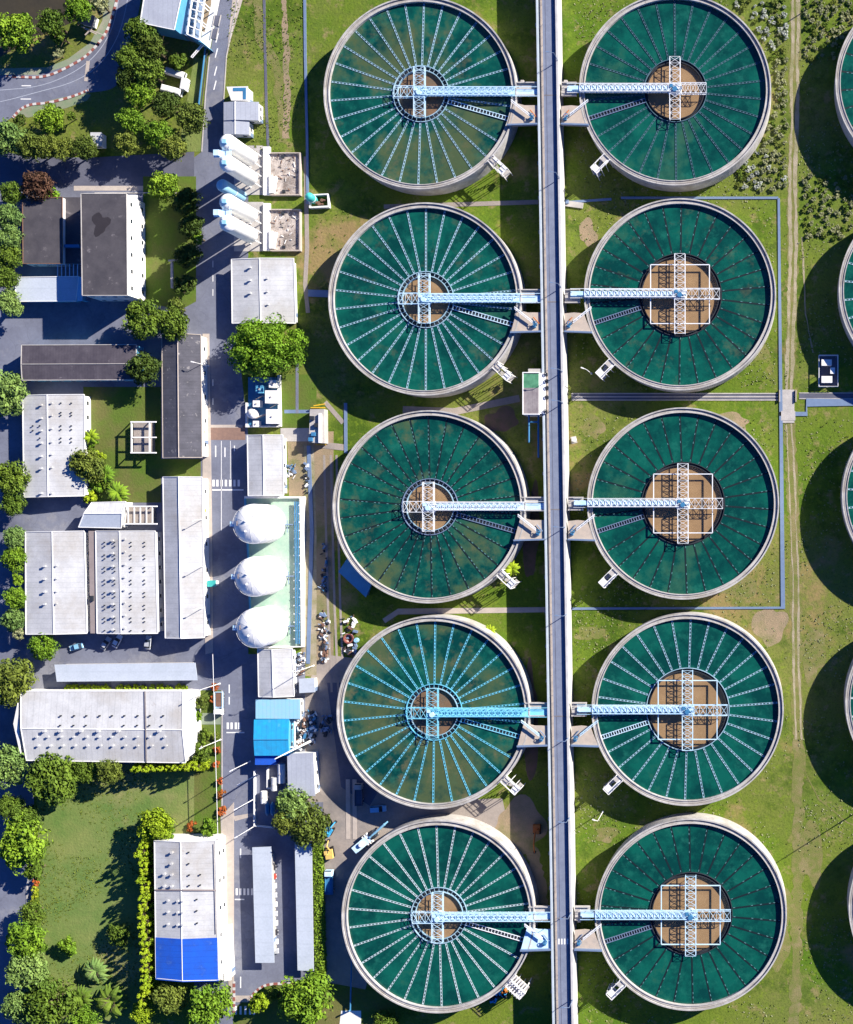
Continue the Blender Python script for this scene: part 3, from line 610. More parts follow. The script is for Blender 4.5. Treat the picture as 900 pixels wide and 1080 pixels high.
for i, y in enumerate(rows):
    yy = y - 3 if i else y-4
    for side in (-1, 1):
        z = HT+.25; nm = 'left' if side < 0 else 'right'
        t = thing('access_platform', f'beige platform linking the raised road to the {ORD[i]} {nm} tank from the top', 'platform', W(rx(y)+(-12 if side < 0 else 36), yy+26, 0), 'platforms between the raised road and the tanks')
        xr = rx(y) if side < 0 else rx(y)+25
        if side < 0: pts = [(xr, yy+17), (xr-14, yy+17), (xr-25, yy+14), (xr-28, yy+24), (xr-32, yy+39), (xr, yy+38)]
        else: pts = [(xr, yy+18), (xr+10, yy+17), (xr+20, yy+18), (xr+23, yy+26), (xr+29, yy+39), (xr, yy+38)]
        b = MB(); b.prism([W2(*p, z) for p in pts], z-.6, z); b.build('slab', 'truss_ice' if (i, side) == (4, -1) else 'platform_slab', t)
        b = MB(); strip(b, [W2(*p, z) for p in ((pts[-1][0], pts[-1][1]-.7), (pts[-2][0], pts[-2][1]-.7))], .5, z+.003, z+.9)
        b.build('parapet', 'steelblue', t)
        b = MB()
        for p in (pts[2], pts[-2], pts[0], pts[-1]): x_, y_, _ = W(p[0]*.9+(xr)*.1+(-1.5 if side<0 else 1.5), yy+28, 0); 
        for dx in (6, 18): x_, y_ = W2(xr+side*dx, yy+28, 0); b.box(x_-.4, y_-.4, x_+.4, y_+.4, 0, z-.61)
        b.build('pier', 'concrete', t)
        # slanting strut, pipes and valve wheel
        b = MB(); A = W(xr+side*28, yy+11, z+1.2); B = W(xr+side*9, yy+26, z+1.0); b.bar(A, B, .2); b.bar((A[0], A[1]-.6, A[2]), (B[0], B[1]-.6, B[2]), .12)
        for k_ in range(6):
            f = k_/5; b.bar([A[j]*(1-f)+B[j]*f for j in range(3)], [A[j]*(1-f)+B[j]*f - (.6 if j == 1 else 0) for j in range(3)], .07)
        b.build('slanting_ladder', 'truss_white' if i != 3 else 'truss_ice', t)
        b = MB(); P = W(xr+side*5.5, yy+29, z); b.cyl(P[0], P[1], .25, z, z+1.1, 10); b.lathe(P[0], P[1], [(.5, z+1.1), (.7, z+1.1), (.7, z+1.22), (.5, z+1.22), (.5, z+1.1)], 16); b.box(P[0]-.9, P[1]-1.2, P[0]+.1, P[1]-.6, z+.003, z+.8)
        b.build('valve', 'pipeblue', t)
        b = MB(); b.bar(W(xr+side*8, yy+22, z+.4), W(xr+side*2, yy+29, z+.5), .16, 8); b.build('pipe', 'orange' if i < 2 else 'steelblue', t)
        # landing under the bridge
        t = thing('bridge_landing', f'grey deck joining the {ORD[i]} {nm} tank bridge from the top to the road', 'deck', W(xr+side*8, yy, 0), 'decks between the bridges and the raised road')
        xa, xb = (xr-24, xr) if side < 0 else (xr, xr+16)
        b = MB(); b.prism([W2(xa, yy-7.5, HT), W2(xb, yy-7.5, HT), W2(xb, yy+7, HT), W2(xa, yy+7, HT)], HT-.9, HT-.35); b.build('slab', 'concrete', t)
        b = MB(); b.prism([W2(xa, yy+5.7, HT), W2(xb, yy+5.7, HT), W2(xb, yy+7, HT), W2(xa, yy+7, HT)], HT-.345, HT+.25); b.build('parapet', 'concrete', t); b = MB(); b.prism([W2(xa, yy-7.5, HT), W2(xb, yy-7.5, HT), W2(xb, yy-6.4, HT), W2(xa, yy-6.4, HT)], HT-.345, HT+.25)
        b.build('parapet', 'concrete', t)
        b = MB(); x_, y_ = W2((xa+xb)/2, yy, 0); b.box(x_-.5, y_-.6, x_+.5, y_+.6, 0, HT-.91); b.build('pier', 'concrete', t)

# lamp posts of the raised road
def lamp(label, px, py, z0, h, arm, cat='street lamp', group=None, mt='white', wd=.11):
    x, y, _ = W(px, py, z0)
    t = thing('street_lamp', label, cat, (x, y, z0), group)
    b = MB(); b.bar((x, y, z0), (x, y, z0+h), wd*1.3, 8, 0, wd*.7); b.cyl(x, y, .3, z0, z0+.15, 10); b.build('post', mt, t)
    b = MB(); b.bar((x, y, z0+h-.1), (x+arm[0], y+arm[1], z0+h+.3), wd*.7, 6); b.build('arm', mt, t)
    b = MB(); l = math.hypot(*arm) or 1; a = atan2(arm[1], arm[0]); b.ob(x+arm[0]*(1+.35/l), y+arm[1]*(1+.35/l), .5, .18, a, z0+h+.2, z0+h+.36); b.build('lamp_head', mt, t)
    return t
glp = 'lamp posts on the raised road'
for i, y in enumerate((64, 188, 303, 392, 425, 556, 648, 778, 862, 962, 1054)):
    lamp(f'slim lamp post on the raised road, {ORD[i]} from the top', rx(y)+21.5, y, HR+.5, 6.0, (-1.6, .2), group=glp, mt='steelblue')
lamp('white lamp post on grass between raised road and fourth tank from the top', 636, 856, 0, 11, (-.8, .3), mt='white')
lamp('white lamp post on shaded grass north of the field drain by the raised road', 624, 394, 0, 10.5, (-.8, .3), mt='white')
lamp('white lamp pole by the sheds, its shadow crossing a pale roof', 331, 702, 0, 14, (-.8, .2), 'lamp pole')
t = thing('lightning_mast', 'tall white tapering mast between the blue roofed shed and the grey flat roofed store', 'mast', W(329, 781))
b = MB(); P = W(329, 781); b.bar(P, (P[0], P[1], 27), .42, 10, 0, .12); b.build('pole', 'white', t); b = MB(); b.cyl(P[0], P[1], .8, 0, .4, 12); b.build('foot', 'concrete', t)
for i, (x, y) in enumerate(((925, 843), (896, -18), (866, 396))):
    h = 15 if i < 2 else 11
    if i == 2: continue
    lamp('tall grey floodlight mast whose long thin shadow crosses the grass' + (' near the lower right tank' if i == 0 else ' near the upper right tank'), x, y, 0, h+8, (.6, .2), 'mast', mt='steelblue', wd=.16)
# valve stands on the walk
for i, (x, y, dz) in enumerate(((576.5, 395, 0), (577.5, 402, 0), (577.8, 409, 0), (577.5, 419, 0), (576, 434, 0))):
    P = W(x, y, HR+.12); t = thing('valve_stand', f'dark valve stand on the pipe walk beside the pump house, {ORD[i]} from the top', 'valve', P, 'valve stands beside the pump house')
    b = MB(); b.cyl(P[0], P[1], .22, P[2], P[2]+1.1, 10); b.box(P[0]-.4, P[1]-.5, P[0]+.4, P[1]+.35, P[2], P[2]+.5); b.build('body', 'dark', t)
    b = MB(); b.lathe(P[0], P[1], [(.35, P[2]+1.1), (.55, P[2]+1.1), (.55, P[2]+1.2), (.35, P[2]+1.2), (.35, P[2]+1.1)], 14); b.build('hand_wheel', 'dark', t)
# ---------------------------------------------------------------- buildings
WIN = {}
def win_mesh(kind, L_=1.4, h=1.2):
    key = (kind, L_, h)
    if key not in WIN:
        f = MB(); f.box(-L_/2, -.05, L_/2, .05, 0, h); g_ = MB(); g_.box(-L_/2+.1, -.07, L_/2-.1, .07, .1, h-.1)
        WIN[key] = (f.build('window', 'white', mesh_only=True), g_.build('pane', 'glass', mesh_only=True))
    return WIN[key]
def wall_row(t, p, q, z, n, L_=1.4, h=1.2, kind='win'):
    a = atan2(q[1]-p[1], q[0]-p[0])
    for i in range(n):
        f = (i+.5)/n; me, pa = win_mesh(kind, L_, h)
        o = link('window', me, t); o.location = (p[0]+(q[0]-p[0])*f, p[1]+(q[1]-p[1])*f, z); o.rotation_euler = (0, 0, a)
        o.location.x -= t.location.x; o.location.y -= t.location.y
        link('pane', pa, o)
def lerp(a, b_, f): return tuple(a[i]+(b_[i]-a[i])*f for i in range(len(a)))
def building(label, quad, h, ridge=None, fr=.5, dh=1.0, wall='whitewall', roof='roofwhite', name='warehouse', cat='warehouse', border=True, vents=(), vsize=.9, roof2=None, nwin=(5, 3), group=None, over=.35, parapet=0, cap='white'):
    """quad: NW, NE, SE, SW roof corners in photo pixels"""
    Q = [W2(x, y, h) for x, y in quad]
    c = (sum(p[0] for p in Q)/4, sum(p[1] for p in Q)/4, 0)
    t = thing(name, label, cat, c, group)
    def inset(d): return [tuple(p[i] + (c[i]-p[i])*d/max(1e-6, math.dist(p, c[:2]))*1.3 for i in (0, 1)) for p in Q]
    I = inset(over)
    if ridge: # wall with gable ends
        if ridge == 'ns': A, B = lerp(Q[0], Q[1], fr), lerp(Q[3], Q[2], fr)
        else: A, B = lerp(Q[0], Q[3], fr), lerp(Q[1], Q[2], fr)
        Ai, Bi = lerp(A, B, over/math.dist(A, B)), lerp(B, A, over/math.dist(A, B))
        order = [I[0], Ai, I[1], I[2], Bi, I[3]] if ridge == 'ns' else [I[0], I[1], Bi, I[2], I[3], Ai]
        zz = [h-.22, h+dh-.22, h-.22, h-.22, h+dh-.22, h-.22] if ridge == 'ns' else [h-.22, h-.22, h+dh-.22, h-.22, h-.22, h+dh-.22]
        b = MB(); n = 6; vs = [(*p, 0) for p in order] + [(*p, z) for p, z in zip(order, zz)]
        b.add(vs, [(i, (i+1) % n, n+(i+1) % n, n+i) for i in range(n)]); b.build('wall', wall, t)
        b = MB(); th = .18
        def slab(p0, p1, p2, p3, z, m):
            b.prism([p0, p1, p2, p3], [v-th for v in z], z, m)
        if ridge == 'ns':
            slab(Q[0], A, B, Q[3], [h, h+dh, h+dh, h], 0); slab(A, Q[1], Q[2], B, [h+dh, h, h, h+dh], 1)
        else:
            slab(Q[0], Q[1], B, A, [h, h, h+dh, h+dh], 0); slab(A, B, Q[2], Q[3], [h+dh, h+dh, h, h], 1)
        b.build('roof', [roof, roof2 or roof], t)
        b = MB(); b.bar((*A, h+dh+.04), (*B, h+dh+.04), .14, 6); b.build('ridge_cap', cap, t)
    else:
        b = MB(); b.prism(I, 0, h-.2); b.build('wall', wall, t)
        b = MB(); b.prism(Q, h-.19, h); 
        b.build('roof', roof, t)
    if border:
        b = MB()
        for i in range(4):
            p, q = Q[i], Q[(i+1) % 4]
            if ridge and ((ridge == 'ns' and i in (0, 2)) or (ridge == 'ew' and i in (1, 3))):
                a_, b_ = (A, B) if i in (0, 3) else (B, A)
                if ridge == 'ew': a_ = B if i == 1 else A
                else: a_ = A if i == 0 else B
                b.bar((*p, h+.03), (*a_, h+dh+.03), .15); b.bar((*a_, h+dh+.03), (*q, h+.03), .15)
            else: b.bar((*p, h+.03), (*q, h+.03), .15)
            if parapet: pass
        b.build('gutter', cap, t)
    for vx, vy, *r in vents:
        s_ = r[0] if r else vsize
        x, y = W2(vx, vy, h+dh)
        if ridge:
            d = abs((x-A[0])*(B[1]-A[1])-(y-A[1])*(B[0]-A[0]))/math.dist(A, B)
            # height on the slope the vent stands on
            cr = ((x-A[0])*(B[1]-A[1])-(y-A[1])*(B[0]-A[0]))
            e0 = Q[0] if ridge == 'ns' else Q[0]; crE = ((e0[0]-A[0])*(B[1]-A[1])-(e0[1]-A[1])*(B[0]-A[0]))
            far = Q[0] if cr*crE > 0 else Q[2]
            W_ = abs((far[0]-A[0])*(B[1]-A[1])-(far[1]-A[1])*(B[0]-A[0]))/math.dist(A, B)
            z = h+dh*(1-d/W_)
        else: z = h
        b = MB(); b.box(x-s_*.3, y-s_*.25, x+s_*.3, y+s_*.25, z-.2, z+s_*.75); b.box(x-s_*.42, y-s_*.36, x+s_*.42, y+s_*.36, z+s_*.75, z+s_*.87)
        b.build('roof_vent', 'roofwhite' if s_ > .65 else 'dark', t)
    if nwin and h > 3:
        zs = [1.2] if h < 6 else [1.3, h-3.1]
        I2 = [lerp(p, c[:2], -.06/math.dist(p, c[:2])) for p in I]
        for z in zs:
            wall_row(t, I2[2], I2[1], z, nwin[0]); wall_row(t, I2[3], I2[2], z, nwin[1])
    x, y = lerp(I[2], I[1], .12); a = atan2(I[1][1]-I[2][1], I[1][0]-I[2][0])
    b = MB(); b.ob(x, y, .6, .08, a, 0, min(2.1, h-.4)); b.build('door', 'steelblue', t)
    return t
# big hall at the top edge, turned 12 degrees
t = building('big grey corrugated hall cut by the top edge, standing beside the tree lined avenue', [(158, -40), (197, -30), (184, 31.5), (148, 24)], 9.5, wall='bluetarp_shade', roof='roofgrey', name='hall', cat='hall', nwin=None)  # blue wall colour stands in for shade from the frame alongside
b = MB(); b.prism([W2(200, -30, 6), W2(209, -27, 6), W2(200, 38, 6), W2(188, 34, 6)], 0, [5.6, 5, 5, 5.6]); b.build('side_roof', 'steelblue', t)  # shade on this lower roof is put into its blue
b = MB(); b.prism([W2(199, 37, 6), W2(213, 44, 6), W2(216, 47, 6), W2(199, 38.5, 6)], 0, 6.5); b.build('end_wall', 'bluetarp_shade', t)  # blue paints in the shading of the south face
t = thing('concrete_frame', 'open white concrete frame of roof beams standing east of the big grey hall', 'frame', W(212, 15))
for row in range(3):
    o = [0, 6.5, 13][row]; b = MB(); A = W(208+o*.95, -35, 6.5); B = W(197.5+o*1.0, 36+o*.45, 6.5); b.bar(A, B, .28); b.build('beam', 'white', t)
    for j in range(5):
        P = lerp(A, B, j/4); b = MB(); b.bar((P[0], P[1], 0), P, .2); b.build('post', 'white', t)
for j in range(9):
    f = j/8; A = lerp(W(208, -35, 6.5), W(197.5, 36, 6.5), f); B = lerp(W(220.3, -35, 6.5), W(210.5, 42, 6.5), f)
    b = MB(); b.bar((A[0], A[1], 6.55), (B[0], B[1], 6.55), .22); b.build('beam', 'white', t)
b = MB()
for j in range(14):
    f = (j+.5)/14; A = lerp(W(209, -35, 5), W(198.5, 36, 5), f); b.ob(A[0]+1.2, A[1], .9, .35, R(20), 4.6, 5.4)
b.build('cross_tie', 'steelblue', t)
sheet('white_apron', [(222, -60), (235, -60), (232, 0), (222, 50), (212, 42), (217, 10)], .06, 'whitewall')
sheet('bare_earth', [(219, -60), (224, -60), (223, 4), (216, 34), (212, 32), (216, 4)], .066, 'earth')
for i, (x, y) in enumerate(((229, 22), (226.5, 36))):
    t = thing('pit_cover', f'dark rectangular pit in the white apron east of the hall, {"upper" if i == 0 else "lower"} one', 'pit', W(x, y)); X, Y, _ = W(x, y)
    b = MB(); b.ob(X, Y, .8, 1.6, R(-12), .065, .16); b.build('cover', 'asphalt_dark', t); b = MB(); b.ob(X-.95, Y, .12, 1.8, R(-12), .062, .3); b.ob(X+.95, Y, .12, 1.8, R(-12), .062, .3); b.build('frame', 'concrete', t)
# long pipe run beside the road
t = thing('pipeline', 'blue pipe running from the hall corner down beside the road', 'pipe', W(212, 70)); b = MB()
b.bar(W(217, 48, 1.2), W(209.5, 112, 1.2), .28, 8); b.build('pipe', 'pipeblue', t); b = MB(); b.bar(W(219.4, 48, 1.2), W(212, 112, 1.2), .16, 8); b.build('pipe', 'dark', t)
t = thing('gantry', 'thin white pipe gantry at the corner of the big hall, over the shrubs', 'gantry', W(210, 55)); b = MB(); b.bar(W(215, 47, 5), W(203, 61, 5), .16); b.bar(W(213.6, 46, 5), W(201.6, 60, 5), .16)
for j in range(7): b.bar(lerp(W(215, 47, 5), W(203, 61, 5), j/6), lerp(W(213.6, 46, 5), W(201.6, 60, 5), j/6), .1)
b.build('lattice', 'white', t); b = MB(); b.bar(W(215, 47, 0), W(215, 47, 5), .14); b.bar(W(202.5, 60.5, 0), W(202.5, 60.5, 5), .14); b.build('post', 'white', t)

# dark roofed office block
t = building('tall flat block with dark bitumen roof, large wet stain and white east wall', [(85.6, 204.3), (133.6, 204.3), (134.6, 311.6), (87, 311.6)], 10.5, roof='rooftar', name='office_block', cat='office', nwin=(6, 4), cap='concrete', over=.1)
b = MB(); X, Y = W2(106, 236, 10.5); pts = []
for k in range(22):
    a = 2*pi*k/22; r = 2.9*(1+.28*sin(3*a+1)+.15*sin(5*a)); pts.append((X+r*cos(a)*.85, Y+r*sin(a)*1.15))
b.prism(pts, 10.504, 10.52); b.build('roof_stain', 'roofstain', t)
b = MB(); b.prism([W2(135, 206, 7), W2(139, 206, 7), W2(140, 312, 7), W2(135.5, 312, 7)], 6.5, 6.7); 
b.prism([W2(138, 206, 3), W2(146, 206, 3), W2(147.5, 312, 3), W2(139, 312, 3)], 2.9, 3.2); b.build('canopy', 'white', t)
b = MB()
for k in range(9): X, Y = W2(143, 212+k*12, 3.2); b.box(X-.5, Y-.35, X+.5, Y+.35, 3.2, 3.9)
b.build('air_conditioner', 'concrete', t)
t = building('low flat dark roofed wing west of the tall office block, under the reddish tree', [(24, 210), (66, 208), (66, 278), (24.5, 278)], 5, roof='rooftar', name='office_wing', cat='office', nwin=(4, 3), cap='brownplate', over=.1)
t = building('low dark roofed link in shade between the wing and the tall office block', [(66.3, 208), (86.5, 208), (86.5, 278), (66.3, 278)], 3.4, roof='rooftar', name='link_block', cat='office', nwin=None, cap='dark', border=False)
b = MB(); A = W(70, 260, 3.5); b.box(A[0], A[1]-.5, A[0]+4.6, A[1]+.4, 3.4, 4.6); b.build('roof_duct', 'pipeblue', t)
t = thing('pergola', 'pale slatted pergola between the office wing and the white lean-to roof', 'pergola', W(70, 286))
for k in range(6): x = 61+k*4.2; b = MB(); b.bar(W(x, 278, 3), W(x, 292, 3), .14); b.build('beam', 'truss_ice', t)
for x in (61, 82): b = MB(); b.bar(W(x, 285, 0), W(x, 285, 3), .12); b.build('post', 'truss_ice', t)
t = building('white sheet roofed shelter south of the office wing, in front of the shaded road', [(15, 292.5), (83.5, 291.5), (80.5, 317.5), (17.5, 318)], 4, roof='rooflight', wall='bluetarp_shade', name='shelter', cat='shelter', nwin=None, over=.8)
t = building('small pale blue lean-to at the south foot of the tall office block', [(82, 292), (87, 292), (87, 317.5), (81.5, 317.5)], 4.1, roof='bluepale', wall='bluetarp_shade', name='lean_to', cat='lean-to', nwin=None, border=False)
t = building('long dark brown sheet roofed shed running east to west below the shaded road', [(23, 364), (144, 363.5), (144.5, 400.5), (23.5, 401)], 5, 'ew', .55, .35, wall='bluetarp_shade', roof='roofdark', name='shed', cat='shed', nwin=(3, 9), cap='concrete')
V4 = [(44, y) for y in (427, 441, 454, 467, 481, 494, 520)] + [(55, y, .7) for y in (425, 438, 452, 466, 479, 493, 520)]
for y in (425, 435, 438, 449, 453, 462, 466): V4 += [(64, y, .5), (74.5, y, .5)]
V4 += [(34, 449, .5), (34, 454, .5), (42, 449, .5), (42, 462, .5)]
t = building('white sheet roofed warehouse with two columns of vents, beside the round shade tree', [(24, 417), (89, 416), (89.5, 523), (25.5, 524.5)], 3.9, 'ns', .43, 1.0, vents=V4, nwin=(7, 4))
t = building('long weathered dark grey gable shed west of the main road', [(171, 352), (212, 353), (213.3, 482.5), (172, 483)], 4.2, 'ns', .47, 1.6, roof='roofdark2', name='shed', cat='shed', nwin=(5, 2), cap='paving')
t = building('long pale grey gable warehouse with no vents, west of the main road', [(172, 503), (213.4, 503), (216, 672.5), (174.5, 673)], 4.0, 'ns', .46, 1.5, nwin=(6, 2))
V7 = [(47.5, y) for y in (597, 610.5, 624, 637)] + [(60, y, .7) for y in (596.5, 610, 623.5, 636.5)]
t = building('white gable warehouse with four pairs of vents, westernmost of the close pair', [(27, 561), (89, 560), (92, 668), (27.5, 669)], 4.2, 'ns', .49, 1.1, vents=V7, nwin=(7, 4))
V8 = []
for k in range(8): V8 += [(119, 570+k*13.4), (132, 568.5+k*13.4, .7)]
for k in range(8):
    for x in (109.5, 121, 138, 151.5): V8 += [(x, 572+k*13.3, .5), (x+.2, 576+k*13.3, .5)]
t = building('white gable warehouse with many rows of vents, directly behind the shaded parked cars', [(101, 560), (164, 560), (166.5, 668), (102.5, 668)], 4.2, 'ns', .43, 1.1, vents=V8, nwin=(7, 4))
t = building('narrow brown flat roofed strip between the two vented white warehouses', [(93.5, 560), (100.8, 560), (102.2, 668), (95.5, 668)], 4, roof='roofbrown', name='gutter_block', cat='roof strip', nwin=None, border=False, over=.05)
b = MB(); X, Y = W2(97.6, 631, 4); b.box(X-.5, Y-.8, X+.5, Y+.8, 4, 4.6); b.build('hatch', 'dark', t)
t = building('small pale gabled annex with blue grey south slope beside the leafy court', [(97, 530), (133, 529), (128, 557), (83, 556)], 4.5, 'ew', .45, 1.0, roof='roofwhite_y', roof2='rooflight', name='annex', cat='annex', nwin=(2, 3))
for lab, x0, y0, x1, y1, n, ew in (('open white beam frame over a pit on the lawn by the dark shed', 138, 444, 165, 478.5, 2, 0), ('white beam frame with five bays beside the small gabled annex', 128, 533, 166, 553.5, 5, 1)):
    t = thing('beam_frame', lab, 'frame', W((x0+x1)/2, (y0+y1)/2)); z = 4
    for y in (y0+1, y1-1): b = MB(); b.bar(W(x0, y, z), W(x1, y, z), .28); b.build('beam', 'white', t)
    if ew:
        for k in range(n+1): x = x0+1+(x1-6-x0)*k/n; b = MB(); b.bar(W(x, y0+1, z-.05), W(x, y1-1, z-.05), .2); b.build('beam', 'white', t)
    else:
        for x in (x0+1, x1-7): b = MB(); b.bar(W(x, y0+1, z-.05), W(x, y1-1, z-.05), .25); b.build('beam', 'white', t)
        b = MB(); b.bar(W(x0+1, (y0+y1)/2, z), W(x1, (y0+y1)/2, z), .25); b.build('beam', 'white', t)
    b = MB(); X0, Y0 = W2(x0+1, y1-1, 3.2); X1, Y1 = W2(x1-7, y0+1, 3.2); b.box(X0, Y0, X1, Y1, 0, 2.2); b.build('basin', 'dust', t)
    for x in (x0+1, x1-7):
        for y in (y0+1, y1-1): b = MB(); b.bar(W(x, y, 0), W(x, y, z), .2); b.build('post', 'white', t)
t = building('long pale blue grey canopy roof in front of the parked cars', [(57.5, 701), (206, 699), (208.5, 717.5), (60, 719)], 3.4, roof='rooflight', wall='concrete', name='canopy', cat='canopy', nwin=None, over=1.5, border=False)
# big south west hall
V11 = [(x, 770.5, 1.1) for x in (48, 65, 87, 105, 126, 169)] + [(x, 755, .65) for x in (64, 78, 91, 105, 118, 131, 145, 158, 172)] + [(x, 765, .6) for x in (64, 78, 91, 131, 145, 158, 171)] + [(x, 777, .8) for x in (39, 51, 65, 78, 92, 105, 118, 132, 145, 158, 174)] + [(x, 786.5, .8) for x in (40, 53, 66, 79, 92, 106, 119, 132, 145, 160, 175)]
t = building('wide white hall with a dense grid of vents, north of the shadowed lawn', [(22, 729), (193, 729), (196, 804.5), (28, 802)], 6, 'ew', .53, 1.3, roof='roofwhite_y', vents=V11, name='hall', cat='hall', nwin=(4, 10))
A = W(153, 729, 6.1); B = W(154.5, 804, 6.1); Mi = W(153.7, 768.5, 7.5); b = MB(); b.bar(A, (Mi[0], Mi[1], 7.42), .25); b.bar((Mi[0], Mi[1], 7.42), B, .25); b.build('expansion_joint', 'rimdark', t)
b = MB(); b.prism([W2(193, 729, 5), W2(203, 730, 5), W2(205, 794, 5), W2(197, 800, 5)], 0, 4.6); b.build('side_annex', 'whitewall', t)
b = MB(); b.prism([W2(14.5+5, 762, 4), W2(24, 740, 4), W2(27, 795, 4)], 0, 6.4); b.build('end_wall', 'whitewall', t)
# south hall with blue end
V12 = [(178+3.5, 899, .95), (181, 911, .95), (173, 922, .95), (181.5, 922.5, .95), (173, 934.5, .95), (181.5, 934.5, .95)] + [(x, y, .6) for x, y in ((199, 899), (199, 911), (199.5, 923), (210.5, 923), (199.5, 934), (210.5, 934), (207, 949), (207, 961), (207.5, 974))] + [(x, y, .8) for y in (950, 962, 975) for x in (177, 188, 193.5)]
t = building('white vented hall whose southern bay is roofed in deep blue, beside the cypress row', [(163, 886.5), (227.5, 886.5), (230.5, 1033.5), (164.8, 1031.5)], 7, 'ns', .46, 1.3, vents=V12, name='hall', cat='hall', nwin=(5, 3))
b = MB(); Q = [W2(164, 988.5, 7), W2(230, 988.8, 7), W2(231, 1034.5, 7), W2(164.4, 1033, 7)]; A, B = lerp(Q[0], Q[1], .46), lerp(Q[3], Q[2], .46)
b.prism([Q[0], A, B, Q[3]], [7.03, 8.33, 8.33, 7.03], [7.12, 8.42, 8.42, 7.12]); b.prism([A, Q[1], Q[2], B], [8.33, 7.03, 7.03, 8.33], [8.42, 7.12, 7.12, 8.42]); b.build('blue_roof', 'bluedeep', t)
A, B, C_ = W(163.5, 938.5, 7.15), W(228.6, 939, 7.15), lerp(W(163.5, 938.5, 8.5), W(228.6, 939, 8.5), .46); b = MB(); b.bar(A, C_, .22); b.bar(C_, B, .22); b.build('expansion_joint', 'roofbrown', t)
b = MB(); b.bar(W(225.6, 890, 7.3), W(228, 985, 7.3), .13); b.build('roof_pipe', 'concrete', t)
b = MB(); b.prism([W2(228, 884, 3), W2(232.5, 884, 3), W2(235.5, 1034, 3), W2(231, 1034, 3)], 0, 3); b.prism([W2(163, 883, 4), W2(229, 883, 4), W2(229, 887, 4), W2(163, 887, 4)], 0, 3.6); b.build('side_annex', 'whitewall', t)
t = building('narrow white canopy along the road beside the blue ended hall', [(234.5, 976), (241, 975), (244, 1034), (236.5, 1035)], 3, roof='whitewall', name='canopy', cat='canopy', nwin=None, over=.6, border=False)
# east of the main road
t = building('grey hip roofed gatehouse north of the tilted white tanks', [(236, 107.8), (273, 107.5), (273, 127), (236, 127)], 4, 'ns', .35, .6, roof='roofgrey', name='gatehouse', cat='gatehouse', nwin=(2, 2), wall='whitewall', border=False)
t = building('lower southern part of the grey gatehouse next to the tilted white tanks', [(236, 127.2), (263, 127.2), (263, 142), (236, 142)], 3.8, 'ns', .48, .55, roof='roofgrey', name='gatehouse_wing', cat='gatehouse', nwin=(1, 2), border=False)
t = building('white flat canopy just north of the grey gatehouse', [(239, 91.5), (261.5, 91), (261.5, 106), (244, 106)], 4.4, roof='whitewall', wall='white', name='canopy', cat='canopy', nwin=None, border=False)
b = MB(); b.prism([W2(246, 92.5, 4.5), W2(259.5, 92.3, 4.5), W2(259.5, 95.8, 4.5), W2(246, 96, 4.5)], 4.404, 4.5); b.prism([W2(256.5, 96, 4.5), W2(259.5, 96, 4.5), W2(259.5, 104.5, 4.5), W2(256.5, 104.5, 4.5)], 4.404, 4.5); b.build('skylight', 'pipeblue', t)
V14 = [(y_[0], y_[1]) for y_ in ((264, 282), (264, 295.5), (264, 309))] + [(282, 293.5, .7), (282, 307.5, .7), (283, 321, .7)]
t = building('white gable warehouse with six vents, north of the giant spreading tree', [(244.3, 273.5), (310, 272.5), (312, 341), (245, 341)], 3.6, 'ns', .47, 1.0, vents=V14, nwin=(3, 2), over=.9)
t = building('narrow pale gable shed directly north of the green silo yard', [(261, 459), (298.5, 458.8), (299.5, 522.5), (262, 523)], 3.6, 'ns', .48, 1.0, nwin=(3, 2), over=.7)
t = building('pale gable shed directly south of the green silo yard', [(272, 685), (308.5, 684), (310.5, 734.5), (273, 735)], 3.6, 'ns', .45, 1.0, nwin=(3, 2), over=.7)
t = building('small flat grey sheet hut east of the pale gable shed', [(315.5, 716), (331.5, 715), (332.5, 730), (315.8, 731)], 3, roof='rooflight', name='hut', cat='hut', nwin=None, border=False)
t = building('light blue corrugated roof strip attached north of the bright blue shed', [(269.8, 738), (316.5, 737.5), (316.8, 758.2), (269.8, 758)], 4, roof='bluepale', name='shed', cat='shed', nwin=(2, 3), border=False)
t = building('bright cyan blue sheet roofed shed beside the road', [(268, 759), (305, 758.5), (305, 797), (268.5, 797)], 4.6, 'ew', .55, .5, roof='bluebright', name='shed', cat='shed', wall='bluetarp_shade', nwin=(2, 3), border=False, cap='pipeblue')
b = MB(); b.prism([W2(268.5, 797.5, 4), W2(290, 797.5, 4), W2(289, 807, 4), W2(268.5, 807, 4)], 0, 3.6); b.build('side_annex', 'bluedeep', t)
b = MB(); b.bar(W(311, 759, 3), W(311, 788, 3), .25); b.bar(W(306, 788, 3), W(311, 788, 3), .2); b.build('white_frame', 'white', t)
t = building('grey flat roofed store north of the round tree clump', [(303, 795), (330.5, 794), (332.5, 839.5), (304, 840)], 4.5, roof='roofgrey', name='store', cat='store', nwin=(3, 2), border=False)
# parking canopies
t = building('westernmost long grey parking canopy with a row of parked bikes and cars under it', [(266.2, 893.8), (286.2, 893), (289.4, 1015.5), (269.5, 1015.5)], 3.2, roof='rooflight', wall='concrete', name='parking_canopy', cat='canopy', nwin=None, over=2.3, border=False)
t = building('long grey parking canopy half covered by the clipped hedge', [(311, 888), (329, 888), (331, 1024), (314, 1023.5)], 3.2, roof='rooflight', wall='concrete', name='parking_canopy', cat='canopy', nwin=None, over=2.3, border=False)
